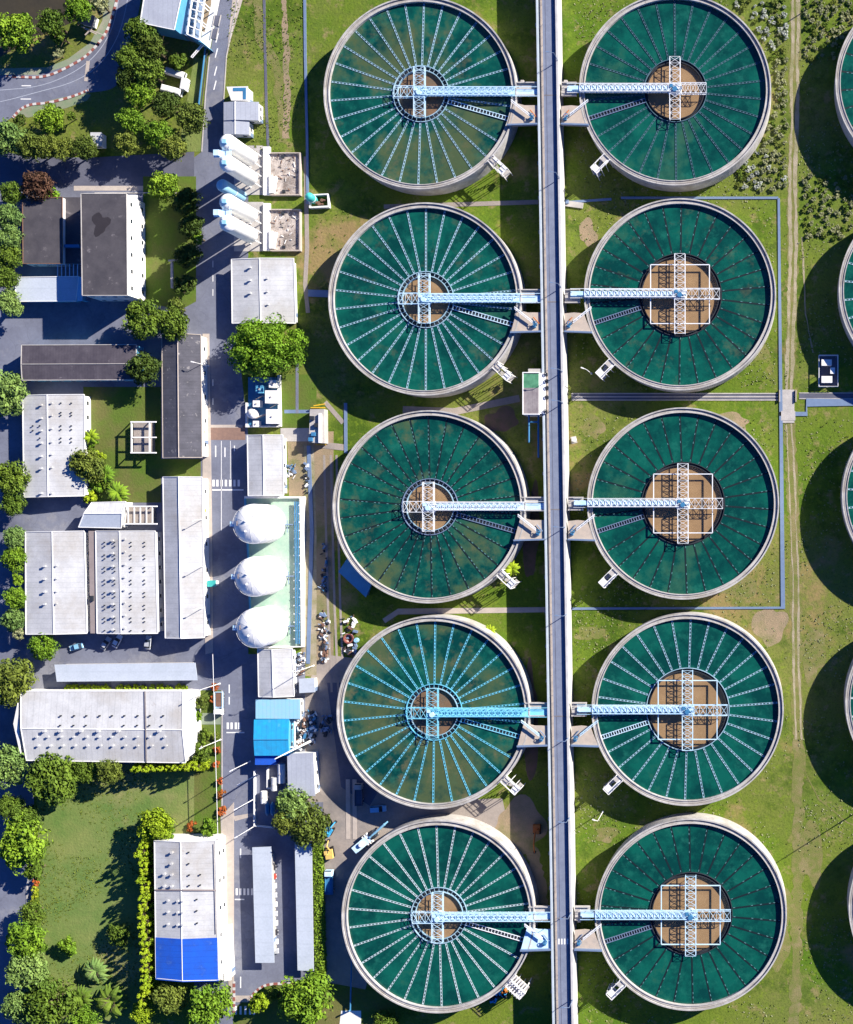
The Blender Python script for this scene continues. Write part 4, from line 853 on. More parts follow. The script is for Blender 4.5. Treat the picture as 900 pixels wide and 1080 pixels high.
# pump house on the raised road
t = thing('pump_house', 'small pump house on the raised road, roof half green and half weathered grey', 'pump house', W(563, 415))
z = 8.6; x0, y0 = W2(551.3, 437.3, z); x1, y1 = W2(569, 392.5, z); xm, ym = W2(560, 409, z); x2, _ = W2(575, 415, z)
b = MB(); b.box(x0, y0, x1, y1, 0, z-.2); b.build('wall', 'whitewall', t)
b = MB(); b.box(x0+.3, ym, x1-.25, y1-.3, z-.19, z); b.build('green_roof', mat('green_roof', (.10, .30, .17), .8, (.05, .18, .10), .6, .9, wear=((.03, .13, .07), .3, .55, .7)), t)
b = MB(); b.box(x0+.3, y0+.3, x1-.25, ym-.01, z-.19, z-.01); b.build('grey_roof', mat('weathered_roof', (.22, .19, .20), .9, (.32, .29, .29), .5, .9, wave=(0, 1.3, .4)), t)
b = MB(); b.box(x0, y0, x0+.28, y1, z-.19, z+.25); b.box(x0+.29, y0, x1, y0+.28, z-.19, z+.25); b.box(x0+.29, y1-.28, x1, y1, z-.19, z+.25); b.build('parapet', 'white', t)
b = MB(); b.box(x1+.01, y0+.3, x2, y1-.2, z-1.2, z-.4); b.build('side_slab', 'white', t)
b = MB(); b.box(x0+1.5, y1+.02, x1+1, y1+1.2, 4, 7.5); b.build('balcony', 'concrete', t)
for x in (558, 568): b = MB(); b.bar(W(x, 437, 6), W(x, 466 if x < 560 else 482, 6), .28, 8); b.bar(W(x, 466 if x < 560 else 482, 0), W(x, 466 if x < 560 else 482, 6), .28, 8); b.build('pipe', 'pipeblue', t)
b = MB(); b.bar(W(558, 445, 6), W(568, 445, 6), .3, 8); b.build('pipe', 'pipeblue', t)
# blue lean-to beside the middle tank
t = building('flat blue grey shelter tucked against the middle left tank', [(367, 588), (392.5, 615), (386, 630), (357, 603)], 3.0, roof='bluetarp_shade', wall='pipeblue', name='shelter', cat='shelter', nwin=None, border=False, over=.5)

# ---------------------------------------------------------------- green silo yard
t = thing('silo_yard', 'green floored yard with white kerb walls around three giant silos', 'yard', W(288, 604))
b = MB(); b.prism([W2(259, 525), W2(318, 525), W2(318, 681), W2(265, 682)], .05, .3); b.build('floor', 'greenfloor', t)
b = MB(); strip(b, [W2(*p, 1.2) for p in ((258, 524.5), (318.5, 524.5), (319, 682), (271, 683))], .75, 0, 1.3); b.build('kerb_wall', 'white', t)
b = MB(); strip(b, [W2(*p, 1.2) for p in ((258, 525), (262, 600), (264, 683))], .5, 0, 1.0); b.build('kerb_wall', 'bluetarp_shade', t)
t = thing('pipe_rack', 'blue pipe rack with white supports along the east wall of the silo yard', 'pipe rack', W(312, 604))
for i, x in enumerate((310.8, 312.6, 314.4)): b = MB(); b.bar(W(x, 529, 1.4), W(x+1.6, 679, 1.4), .16, 8); b.build('pipe', 'pipeblue', t)
for j in range(17): y = 533+j*8.8; b = MB(); b.bar(W(310, y, 1.2), W(316.5, y, 1.2), .22); b.bar(W(313, y, .3), W(313, y, 1.2), .15); b.build('support', 'white', t)
for i, (px, py) in enumerate(((282, 552.3), (283.3, 606.5), (285.0, 659))):
    X, Y, _ = W(px, py)
    lab = ['northernmost', 'middle', 'southernmost'][i] + ' of the three giant white silos in the green yard'
    t = thing('silo', lab, 'silo', (X, Y, 0), 'giant white silos in the green yard'); r = 6.1; H = 9.3
    b = MB(); b.lathe(X, Y, [(r, .3), (r, H), (r-.02, H+.02)], 64); b.build('shell', 'silowhite', t, True)
    b = MB(); b.lathe(X, Y, [(r+.08, H-.3), (r+.08, H), (r*.92, H+.9), (r*.75, H+1.7), (r*.5, H+2.4), (r*.25, H+2.8), (.02, H+2.95)], 64); b.build('dome', 'silowhite', t, True)
    b = MB(); b.lathe(X, Y, [(r+.03, 5), (r+.09, 5), (r+.09, 5.1), (r+.03, 5.1)], 64); b.build('band', 'concrete', t)
    b = MB()
    for k in range(16):
        a = 2*pi*k/16
        for (ra, za), (rb_, zb_) in (((r+.09, H), (r*.92, H+.92)), ((r*.92, H+.92), (r*.75, H+1.72)), ((r*.75, H+1.72), (r*.5, H+2.42)), ((r*.5, H+2.42), (r*.25, H+2.82))): b.bar((X+ra*cos(a), Y+ra*sin(a), za), (X+rb_*cos(a), Y+rb_*sin(a), zb_), .035)
    b.build('weld_seams', 'whitewall', t)
    for (dx, dy, zz) in ((-3.8, .2, H+1.3), (1.2, 2.4, H+2), (-1.5, -2.2, H+2), (-.5, 3.2, H+1.5), (-1.2, 1.0, H+2.6)):
        b = MB(); b.cyl(X+dx, Y+dy, .34, zz-.6, zz+.7, 12); b.build('nozzle', 'concrete' if dx < -3 else 'white', t)
    b = MB(); b.box(X-4.6, Y-.5, X-3.4, Y+.9, H+.6, H+1.9); b.build('valve_box', 'roofbrown', t)
    b = MB(); b.ring(X, Y, r-.1, r-.04, H+1.0, H+1.06, 48); n = 24
    for k in range(n): a = 2*pi*k/n; b.bar((X+(r-.07)*cos(a), Y+(r-.07)*sin(a), H), (X+(r-.07)*cos(a), Y+(r-.07)*sin(a), H+1.05), .035)
    b.build('handrail', 'white', t)
    b = MB()
    for s_ in (-.35, .35): b.bar((X-r-.35, Y+s_, .3), (X-r-.35, Y+s_, H+1), .07)
    for k in range(14): b.bar((X-r-.35, Y-.35, .8+k*.62), (X-r-.35, Y+.35, .8+k*.62), .05)
    b.box(X-r-1.3, Y-.8, X-r+.1, Y+.8, H-.1, H+.05); b.build('ladder', 'truss_ice', t)
    b = MB(); b.bar((X+r, Y-.3, 1.2), (X+r+2.6, Y-.3, 1.2), .2, 8); b.bar((X+r+.6, Y-2.8, .9), (X+r+.6, Y+1.2, .9), .12, 8); b.build('pipe', 'steelblue', t)
# tilted-looking pairs of slim silos on their pads
for i, (y0) in enumerate((173.5, 233)):
    nm = ('northern', 'southern')[i]
    sheet('concrete_pad', [(247, y0-20), (278, y0-20), (278, y0+32), (247, y0+32)], .06, 'concrete')
    t = thing('silo_pad', f'rubble strewn concrete pad east of the {nm} pair of slim white silos', 'pad', W(300, y0+12))
    top = y0-12 if i == 0 else y0-12; bot = y0+33 if i == 0 else y0+32
    b = MB(); b.prism([W2(279, top-6), W2(286, top-6), W2(286, bot), W2(279, bot)], 0, .9); b.build('wall', 'white', t)
    b = MB(); b.prism([W2(286.2, top+1), W2(317.5, top+1), W2(318, bot), W2(286.2, bot)], 0, .5)
    b.build('floor', mat('rubble_floor_' + str(i), (.55, .49, .44), .95, (.34, .29, .26), .45, .95, (.13, .11, .10), bump=.6, bscale=2, wear=((.20, .15, .12), .9, .55, .8)), t)
    b = MB(); strip(b, [W2(*p) for p in ((287, bot), (318, bot), (318, top+1), (287, top+1))], .35, 0, 1.3); b.build('kerb_wall', 'paving', t)
    b = MB()
    for (x, y) in ((299.5, top+4.5), (300.5, bot-4)): X, Y, _ = W(x, y); b.box(X-.45, Y-.45, X+.45, Y+.45, .5, 1.0)
    b.build('sump', 'dark', t)
    b = MB(); random.seed(31+i)
    for k in range(26):
        X, Y, _ = W(288+random.random()*27, top+4+random.random()*(bot-top-8)); a = random.random()*3; l = .4+random.random()*1.2
        b.bar((X, Y, .6), (X+l*cos(a), Y+l*sin(a), .7+random.random()*.3), .06+random.random()*.09, 5, random.randrange(3))
    b.build('scrap', ['white', 'brownplate', 'dark'], t)
    b = MB(); P = [W2(284, bot-22, 1.5), W2(292, bot-20, 1.5), W2(289, bot-3, 1.5), W2(284, bot-3, 1.5)]; b.prism(P, .6, 1.5); b.build('white_plinth', 'white', t)
    for j, dy in enumerate((-5.5, 15.5)):
        X, Y, _ = W(270.5, y0+dy+3)
        tt = thing('slim_silo', f'{("upper", "lower")[j]} slim white silo of the {nm} pair beside the main road', 'silo', (X, Y, 0), 'slim white silos beside the main road')
        r = 2.5; H = 19.0
        b = MB(); b.lathe(X, Y, [(.4, 2.2), (r, 4.4), (r, H)], 40); b.build('shell', 'silowhite', tt, True)
        b = MB(); b.lathe(X, Y, [(r+.05, H-.2), (r+.05, H), (r*.8, H+.6), (r*.45, H+.95), (.02, H+1.1)], 40); b.build('dome', 'silowhite', tt, True)
        for a in (45, 135, 225, 315): b = MB(); b.bar((X+r*.95*cos(R(a)), Y+r*.95*sin(R(a)), .06), (X+r*.95*cos(R(a)), Y+r*.95*sin(R(a)), 5), .2); b.build('leg', 'white', tt)
        b = MB(); b.box(X-.9, Y-.7, X+.3, Y+.5, H+.8, H+1.9); b.build('dust_filter', 'bluepale', tt)
    X, Y, _ = W(270.5, y0+8); b = MB()
    b.box(X-1, Y-2.2, X+1, Y+2.2, 18.9, 19.05); b.bar((X-1, Y-2, 20), (X-1, Y+2, 20), .06); b.bar((X+1, Y-2, 20), (X+1, Y+2, 20), .06)
    for s_ in (-.5, .5): b.bar((X-3.2, Y+s_, 0), (X-3.2, Y+s_, 19), .1)
    for k in range(28): b.bar((X-3.2, Y-.5, .6+k*.66), (X-3.2, Y+.5, .6+k*.66), .06)
    b.box(X-4.2, Y-1.3, X-1, Y+1.0, 18.9, 19.05); b.box(X-3.8, Y-1, X-2.2, Y+.7, 19.05, 20.2)
    tag(b.build('silo_stair', 'truss_ice'), f'pale blue ladder and head platform joining the {nm} pair of slim silos', 'ladder')
t = thing('blue_tank', 'slim blue tank standing between the two pairs of white silos', 'tank', W(252, 208)); X, Y, _ = W(254, 207)
b = MB(); b.lathe(X, Y, [(1.9, .06), (1.9, 12), (1.4, 12.6), (.02, 12.9)], 24); b.build('shell', 'bluepale', t, True); b = MB(); b.lathe(X, Y, [(1.92, 6), (2.0, 6), (2.0, 6.2), (1.92, 6.2)], 24); b.build('band', 'white', t)
t = thing('teal_tank', 'small round teal tank by the corner of the walled equipment pit', 'tank', W(331, 211)); X, Y, _ = W(331.5, 211)
b = MB(); b.lathe(X, Y, [(1.3, 0), (1.3, 4), (.9, 4.5), (.02, 4.7)], 24); b.build('shell', 'teal', t, True); b = MB(); b.ring(X, Y, 1.3, 1.42, 2, 2.15, 24); b.build('band', 'white', t)
t = thing('equipment_pit', 'white walled rectangular pit with rusty pumps beside the teal tank', 'pit', W(339, 212))
b = MB(); strip(b, [W2(*p) for p in ((328.5, 207), (347.5, 206), (348.5, 219), (328.5, 220), (328.5, 207))], .4, 0, 1.5); b.build('wall', 'whitewall', t)
b = MB()
for x, y in ((335, 214), (338, 216), (341, 212)): X, Y, _ = W(x, y); b.cyl(X, Y, .5, 0, 1.2, 10); b.bar((X, Y, .8), (X+1.2, Y, .8), .3, 8)
b.build('pump', 'brownplate', t)

# tank skid under the giant tree
t = thing('bund', 'white walled blue floored bund of small tanks south of the giant tree', 'bund', W(279, 425))
b = MB(); b.prism([W2(262, 398), W2(295, 398), W2(296, 450), W2(262, 450)], 0, .1); b.build('floor', 'pipeblue', t)
b = MB(); strip(b, [W2(*p) for p in ((295.5, 396), (296.5, 450))], .75, 0, 1.2); strip(b, [W2(*p) for p in ((261.5, 425), (261.5, 450), (296, 450))], .4, 0, 1.2); b.build('wall', 'whitewall', t)
for p_, q_, r_ in (((270, 421), (279, 417), .14), ((270, 441), (281, 437), .3), ((285, 430), (291, 427), .14)): b = MB(); b.bar(W(*p_, 1), W(*q_, 1), r_, 6); b.build('pipe', 'paving', t)
for i, (x0, y0, x1, y1, h, m, lab) in enumerate(((280, 412, 292, 425, 3.6, 'white', 'upper big square white tank on the blue floored bund'), (281, 432, 292.5, 446.5, 3.6, 'white', 'lower big square white tank on the blue floored bund'), (267, 422.5, 274, 429, 2.4, 'white', 'small white tank at the left of the blue floored bund'),
        (284, 401, 291.5, 408.5, 3, 'white', 'white tank half under the giant tree canopy'), (270, 406.5, 277.5, 414.5, 2.6, 'bluetarp_shade', 'blue box tank at the edge of the giant tree canopy'), (267, 444, 273, 450, 2, 'white', 'smallest white tank in the corner of the bund'))):
    P = [W2(x0, y0, h), W2(x1, y0, h), W2(x1, y1, h), W2(x0, y1, h)]; t = thing('box_tank', lab, 'tank', (*lerp(P[0], P[2], .5), 0), 'small tanks in the bund')
    b = MB(); b.prism(P, .1, h-.15); b.build('shell', m, t); b = MB(); c = lerp(P[0], P[2], .5); b.prism([lerp(p, c, -.05) for p in P], h-.15, h); b.build('lid', m, t); b = MB(); b.cyl(c[0], c[1], .3, h, h+.25, 12); b.build('hatch', 'concrete', t)
X, Y, _ = W(269, 437); t = thing('round_tank', 'round white tank with a pipe in the lower left of the bund', 'tank', (X, Y, 0)); b = MB(); b.lathe(X, Y, [(1.5, .1), (1.5, 2.6), (.02, 3.1)], 24); b.build('shell', 'white', t, True); b = MB(); b.cyl(X, Y, .3, 3, 3.4, 10); b.build('hatch', 'concrete', t)
# grey kiosk
t = thing('switch_house', 'narrow grey plant block with roof units between the lane and the tanks', 'plant block', W(336, 449)); z = 3
P = [W2(327, 431.5, z), W2(342, 431.5, z), W2(342.5, 467.5, z), W2(326, 466.5, z)]; b = MB(); b.prism(P, 0, z); b.build('wall', 'concrete', t)
b = MB(); b.prism([W2(336, 436, 3.8), W2(338.5, 436, 3.8), W2(338.5, 467, 3.8), W2(336, 467, 3.8)], z+.003, 3.8); b.build('parapet', 'white', t)
for x, y in ((330, 441), (334.5, 448.5), (331.5, 458), (328.5, 463.5)): X, Y = W2(x, y, z); b = MB(); b.box(X-.6, Y-.6, X+.6, Y+.6, z+.003, z+.9); b.build('roof_unit', 'pipeblue' if y > 455 else 'dark', t)
b = MB(); b.bar(W(328, 430, 1), W(343, 430, 1), .2); b.bar(W(331, 428, 1), W(343, 426, 1), .2); b.bar(W(333, 469, 1), W(344, 469, 1), .2); b.build('yellow_rail', 'yellow', t)
# switch yard on the right lawn
t = thing('fenced_enclosure', 'small fenced enclosure in tank shade at the right edge of the field', 'enclosure', W(874, 391))
b = MB(); b.prism([W2(864.5, 375), W2(883.5, 375), W2(883.5, 407), W2(864.5, 407)], .0, .12); b.build('floor', 'asphalt_dark', t)
b = MB(); pts = [W2(*p, 1.5) for p in ((864, 374.5), (884, 374.5), (884, 407.5), (864, 407.5), (864, 374.5))]; strip(b, pts, .14, 1.7, 1.85); strip(b, pts, .2, 0, .3)
for i in range(4):
    for k in range(5): p = lerp(pts[i], pts[i+1], k/5); b.bar((*p, 0), (*p, 1.8), .08)
b.build('fence', 'white', t)
for lab, x0, y0, x1, y1 in (('upper white cabinet in the fenced enclosure', 867, 379.5, 877, 385.5), ('lower white cabinet in the fenced enclosure', 867, 397, 877.5, 403.5), ('small white cabinet on the right in the fenced enclosure', 876, 388, 880.5, 394)):
    P = [W2(x0, y0, 2), W2(x1, y0, 2), W2(x1, y1, 2), W2(x0, y1, 2)]; c = lerp(P[0], P[2], .5); t = thing('cabinet', lab, 'cabinet', (*c, 0), 'white cabinets in the fenced enclosure')
    b = MB(); b.prism(P, .12, 2.2); b.build('body', 'white', t); b = MB(); b.prism([lerp(p, c, -.08) for p in P], 2.2, 2.35); b.build('lid', 'white', t); b = MB(); b.box(c[0]-.5, P[2][1]-.05, c[0]+.5, P[2][1]-.02, .3, 2); b.build('door', 'concrete', t)
# ---------------------------------------------------------------- trees and shrubs
M['gianttree'] = mat('leaves_giant', (.16, .30, .012), .7, (.085, .18, .012), .5, .9, spec=.25)
M['limehedge'] = mat('leaves_hedge', (.17, .27, .012), .75, (.10, .18, .01), .9, .9)
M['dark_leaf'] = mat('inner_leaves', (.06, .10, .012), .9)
def crown_mesh(seed, clumps, per, leaf, kind='round'):
    rnd = random.Random(seed); b = MB(); cl = []
    for i in range(clumps):
        if kind == 'column':
            a = rnd.random()*2*pi; z = rnd.random(); r = (1-z)**.6*.75+.08; p = (r*cos(a)*.8, r*sin(a)*.8, z*2-1); cr = .32*(1.15-z*.75)
        else:
            while True:
                a = rnd.random()*2*pi; z = rnd.uniform(-.35, 1); r = sqrt(max(0, 1-z*z)); q = rnd.uniform(.35, .80)
                p = (r*cos(a)*q, r*sin(a)*q, z*q*.8)
                if all(math.dist(p, c[0]) > .17 for c in cl[-14:]): break
            cr = rnd.uniform(.20, .36) if clumps < 100 else rnd.uniform(.13, .23)
        cl.append((p, cr))
    for p, cr in cl:
        for k in range(per):
            z = rnd.uniform(-.5, 1); a = rnd.random()*2*pi; r = sqrt(1-z*z); rad = cr*rnd.uniform(.55, 1.12)
            n = (r*cos(a), r*sin(a), z); c = [p[i]+n[i]*rad*(1 if i < 2 else .85) for i in range(3)]
            # leaf clump: a small bent quad, roughly facing outwards
            n2 = [n[i]+rnd.uniform(-.6, .6) for i in range(3)]; l = sqrt(sum(v*v for v in n2)) or 1; n2 = [v/l for v in n2]
            u = (n2[1], -n2[0], 0); lu = math.hypot(u[0], u[1]) or 1; u = (u[0]/lu, u[1]/lu, 0)
            v = (n2[1]*u[2]-n2[2]*u[1], n2[2]*u[0]-n2[0]*u[2], n2[0]*u[1]-n2[1]*u[0]); s_ = leaf*rnd.uniform(.6, 1.4); s2 = s_*rnd.uniform(.5, .9)
            b.add([[c[i]-u[i]*s_ for i in range(3)], [c[i]-v[i]*s2 for i in range(3)], [c[i]+u[i]*s_ for i in range(3)], [c[i]+v[i]*s2-n2[i]*s_*.4 for i in range(3)]], [(0, 1, 2), (0, 2, 3)])
    me = bpy.data.meshes.new('crown'); me.from_pydata(b.v, [], b.f); me.materials.append(M['mid']); return me
def palm_mesh(seed):
    rnd = random.Random(seed); b = MB()
    for k in range(18):
        a = 2*pi*k/18+rnd.uniform(-.15, .15); L_ = rnd.uniform(.75, 1.05); up = rnd.uniform(.15, .55); prev = None
        for j in range(7):
            f = j/6; r = L_*f; z = up*sin(f*pi*.8)*.8-.25*f*f; p = (r*cos(a), r*sin(a), z); w_ = .16*sin(pi*min(1, f*.9+.12))+.02
            q = [(p[0]-w_*sin(a), p[1]+w_*cos(a), z-.06), p, (p[0]+w_*sin(a), p[1]-w_*cos(a), z-.06)]
            if prev: b.add(prev+q, [(0, 1, 4, 3), (1, 2, 5, 4)])
            prev = q
    me = bpy.data.meshes.new('fronds'); me.from_pydata(b.v, [], b.f); me.materials.append(M['mid']); return me
def trunk_mesh(seed):
    rnd = random.Random(seed); b = MB(); b.bar((0, 0, 0), (0, 0, .55), .06, 8, 0, .04)
    for k in range(6):
        a = k*pi/3+rnd.uniform(-.3, .3); e = (.38*cos(a), .38*sin(a), .8+rnd.uniform(-.06, .1)); b.bar((0, 0, .42+.02*k), e, .03, 6, 0, .012)
        for s_ in (-.5, .5): b.bar([v*.6+(0 if i < 2 else .2) for i, v in enumerate(e)], (.6*cos(a+s_), .6*sin(a+s_), .9), .014, 5, 0, .006)
    me = bpy.data.meshes.new('trunk'); me.from_pydata(b.v, [], b.f); me.materials.append(M['bark']); return me
CR = {'big': [crown_mesh(i, 120, 130, .027) for i in (1, 2)], 'round': [crown_mesh(i, 46, 80, .062) for i in (3, 4, 5, 6)], 'small': [crown_mesh(i, 20, 60, .11) for i in (7, 8, 9)],
      'column': [crown_mesh(i, 34, 60, .07, 'column') for i in (10, 11)], 'palm': [palm_mesh(12)], 'shrub': [crown_mesh(i, 14, 34, .15) for i in (13, 14, 15)]}
TR = [trunk_mesh(1), trunk_mesh(2)]
rt = random.Random(5)
def tree(px, py, rpx, h, kind, label, group=None, shape=None, name='tree', cat='tree'):
    r = rpx*S*1.1; shape = shape or ('big' if rpx > 30 else 'round' if rpx > 11 else 'small')
    hc = h - r*.55 if shape != 'column' else h*.5
    X, Y, _ = W(px, py, max(hc, .3) if shape != 'column' else h*.7)
    t = thing(name, label, cat, (X, Y, 0), group)
    o = link('crown' if shape != 'palm' else 'fronds', rt.choice(CR[shape]), t); o.rotation_euler = (0, 0, rt.random()*6.28)
    o.location = (0, 0, hc); zs = max(r*.75, 1.) if shape != 'column' else h*.5
    if h < 3 and shape != 'column': o.location = (0, 0, h*.45); zs = h*.6
    o.scale = (r*rt.uniform(.95, 1.12), r*rt.uniform(.95, 1.12), zs)
    s_ = o.material_slots[0]; s_.link = 'OBJECT'; s_.material = M[kind]
    if name != 'shrub':
        k = link('trunk', rt.choice(TR), t); k.scale = (h*(.8 if shape != 'column' else .25), h*(.8 if shape != 'column' else .25), h*.85)
    return t
T = [  # x, y, radius (pixels), height (m), leaf kind, label
 (18, 33, 19, 11, 'bright', 'broad bright green tree on the river bank at the left edge'),
 (55, 24, 15, 10, 'mid', 'green tree on the river bank, second from the left edge'),
 (62, 38, 9, 7, 'mid', 'smaller tree hanging below the second river bank tree'),
 (82, 11, 14, 10, 'bright', 'green tree by the river just west of the brown roofed sluice'),
 (106, 5, 10, 7, 'tan', 'brownish tree at the top edge between river and avenue'),
 (61, 57, 6, 4, 'tan', 'thin young tree on the grass between river and avenue'),
 (53, 125, 14, 7, 'bright', 'round bright tree on the kerbed traffic island'),
 (75, 122, 5, 4, 'mid', 'tiny tree on the east tip of the kerbed traffic island'),
 (21, 127, 6, 4, 'darkgreen', 'small dark tree on the west tip of the traffic island'),
 (10, 146, 17, 8, 'pale', 'pale green tree at the left edge below the traffic island'),
 (34, 155, 14, 8, 'olive', 'first broad tree of the east west row south of the avenue'),
 (50, 155, 13, 8, 'olive', 'second broad tree of the east west row south of the avenue'),
 (68, 157, 12, 8, 'olive', 'third broad tree of the east west row south of the avenue'),
 (91, 156, 14, 8, 'darkgreen', 'easternmost broad tree of the east west row south of the avenue'),
 (150, 36, 16, 11, 'mid', 'northernmost of the dense trees between avenue and yard'),
 (160, 50, 14, 11, 'darkgreen', 'second dense tree of the north south row, nearest the big hall'),
 (139, 62, 15, 11, 'mid', 'dense tree of the north south row overhanging the avenue shadow'),
 (157, 76, 15, 11, 'mid', 'dense tree of the north south row, left of the white vans'),
 (138, 84, 13, 10, 'darkgreen', 'dark tree of the north south row, west side near its middle'),
 (149, 100, 14, 10, 'bright', 'bright tree of the north south row below its middle'),
 (140, 127, 14, 9, 'bright', 'bright tree near the south end of the north south row'),
 (134, 151, 12, 8, 'olive', 'southernmost tree of the north south row beside a white box'),
 (189, 65, 10, 5, 'mid', 'small tree in hall shade above the white vans'),
 (176, 111, 14, 9, 'darkgreen', 'dark tree just south west of the white vans'),
 (203, 125, 17, 9, 'olive', 'broad olive tree beside the main road near the junction'),
 (168, 143, 14, 9, 'bright', 'bright tree west of the olive roadside tree'),
 (183, 156, 14, 9, 'olive', 'olive tree south west of the roadside olive tree'),
 (42, 197, 16, 8, 'red', 'reddish brown crowned tree at the corner of the office wing'),
 (53, 206, 10, 6, 'bright', 'bright green tree tucked under the reddish tree'),
 (14, 204, 12, 7, 'mid', 'green tree west of the reddish tree'),
 (174, 196, 15, 7, 'bright', 'open bright tree on the pavement north east of the office block'),
 (196, 212, 14, 7, 'darkgreen', 'shaded dark tree on the lawn by the road, northernmost there'),
 (203, 238, 13, 7, 'darkgreen', 'shaded dark tree on the lawn by the road, second there'),
 (208, 250, 7, 6, 'bright', 'small sunlit tree at the road edge of the office lawn'),
 (199, 270, 13, 7, 'darkgreen', 'shaded dark tree on the lawn by the road, third there'),
 (195, 300, 11, 6, 'darkgreen', 'shaded dark tree at the south end of the office lawn'),
 (151, 337, 20, 10, 'mid', 'western tree of the big pair north of the dark sheds'),
 (182, 341, 16, 9, 'mid', 'eastern tree of the big pair north of the dark sheds'),
 (186, 324, 10, 7, 'olive', 'smaller tree on the north side of the big pair'),
 (153, 388, 16, 8, 'darkgreen', 'dark tree between the brown shed and the weathered grey shed'),
 (9, 231, 14, 8, 'pale', 'first pale tree of the dense left edge row west of the offices'),
 (10, 251, 14, 8, 'pale', 'second pale tree of the dense left edge row west of the offices'),
 (9, 272, 14, 8, 'mid', 'third tree of the dense left edge row west of the offices'),
 (8, 293, 13, 8, 'mid', 'fourth tree of the dense left edge row west of the offices'),
 (11, 320, 13, 8, 'pale', 'southernmost tree of the dense left edge row west of the offices'),
 (8, 416, 23, 9, 'pale', 'large pale tree at the left edge beside the brown shed corner'),
 (12, 505, 18, 8, 'mid', 'green tree at the left edge beside the vented warehouse with the shade tree'),
 (14, 531, 13, 7, 'mid', 'rounder tree just below the left edge tree by the vented warehouse'),
 (17, 567, 12, 6, 'pale', 'first small street tree west of the paired warehouses'),
 (17, 590, 13, 6, 'bright', 'second small street tree west of the paired warehouses'),
 (20, 611, 7, 5, 'bright', 'third and smallest street tree west of the paired warehouses'),
 (18, 631, 12, 6, 'bright', 'fourth small street tree west of the paired warehouses'),
 (16, 653, 12, 6, 'pale', 'fifth small street tree west of the paired warehouses'),
 (21, 668, 7, 5, 'tan', 'southernmost dull little street tree west of the paired warehouses'),
 (47, 681, 14, 6, 'bright', 'bright tree at the south west corner of the paired warehouses'),
 (16, 720, 23, 9, 'olive', 'wide olive tree west of the wide hall'),
 (93, 492, 18, 7, 'olive', 'round olive shade tree overhanging the vented white warehouse'),
 (10, 808, 20, 9, 'pale', 'pale tree at the left edge south west of the wide hall'),
 (58, 820, 26, 11, 'mid', 'large textured tree at the south west corner of the wide hall'),
 (92, 812, 12, 7, 'mid', 'small tree against the south wall of the wide hall'),
 (117, 813, 13, 8, 'olive', 'olive tree against the south wall of the wide hall'),
 (12, 850, 13, 8, 'mid', 'mid green tree at the left edge beside the park lawn'),
 (28, 862, 15, 8, 'mid', 'tree at the upper left edge of the park lawn shadow'),
 (26, 888, 26, 11, 'bright', 'largest bright tree on the west side of the park lawn'),
 (37, 918, 11, 7, 'mid', 'small tree directly under the largest bright park tree'),
 (35, 963, 13, 7, 'mid', 'tree south of the orange hedge on the park lawn edge'),
 (30, 990, 20, 9, 'bright', 'broad tree on the west lawn edge below the orange hedge'),
 (31, 1022, 21, 9, 'pale', 'blue green tree on the west lawn edge near the bottom'),
 (22, 1062, 16, 8, 'pale', 'pale tree in the bottom left corner'),
 (56, 1056, 27, 10, 'mid', 'large dense tree at the bottom edge, left part'),
 (90, 1076, 14, 7, 'bright', 'bright tree cut by the bottom edge below the park lawn'),
 (72, 998, 9, 4, 'bright', 'small lone round tree on the park lawn'),
 (126, 985, 12, 5, 'mid', 'small dark tree in the cypress shadow'),
 (164, 870, 17, 9, 'lime', 'yellow green tree at the north end of the cypress row'),
 (178, 878, 8, 5, 'bright', 'little bright bush tree by the north wall of the blue ended hall'),
 (222, 872, 10, 5, 'bright', 'bright tree at the north east corner of the blue ended hall'),
 (180, 1050, 18, 8, 'olive', 'olive tree at the south wall of the blue ended hall'),
 (222, 1060, 23, 9, 'bright', 'bright large tree south east of the blue ended hall'),
 (150, 1068, 12, 6, 'lime', 'yellow green tree at the bottom edge south of the cypress row'),
 (278, 367, 30, 12, 'mid', None), 
 (309, 850, 18, 8, 'pale', 'pale northern tree of the clump by the grey store'),
 (325, 868, 22, 9, 'olive', 'olive southern tree of the clump by the grey store'),
 (300, 868, 12, 8, 'olive', 'western tree of the clump by the grey store'),
 (325, 1053, 27, 10, 'bright', 'big round tree south of the parking canopies'),
 (274, 1057, 11, 5, 'lime', 'small yellow green tree by the curved kerb at the parking exit'),
 (290, 1047, 8, 4, 'mid', 'small green bush tree beside the yellow tree at the parking exit'),
 (407, 1076, 12, 4, 'mid', 'small loose tree at the bottom edge under the lowest left tank'),
 (213, 742, 8, 4, 'olive', 'small tree beside the white truck'),
 (208, 754, 6, 3.5, 'bright', 'small bright tree on the kerb lawn near the wide hall'),
 (213, 793, 10, 5, 'mid', 'small tree at the south east corner of the wide hall'),
 (216, 775, 7, 4, 'mid', 'small thin tree on the roadside lawn next to the footpath'),
]
for x, y, r, h, k, lab in T:
    if lab is None: g3 = tree(279, 368, 37, 12.5, 'gianttree', 'giant spreading bright green tree over the warehouse and tank bund', shape='big').children[0]; g3.rotation_euler = (0, 0, 0); g3.scale = (14.8, 11.6, 9.5); continue
    tree(x, y, r, h, k, lab)
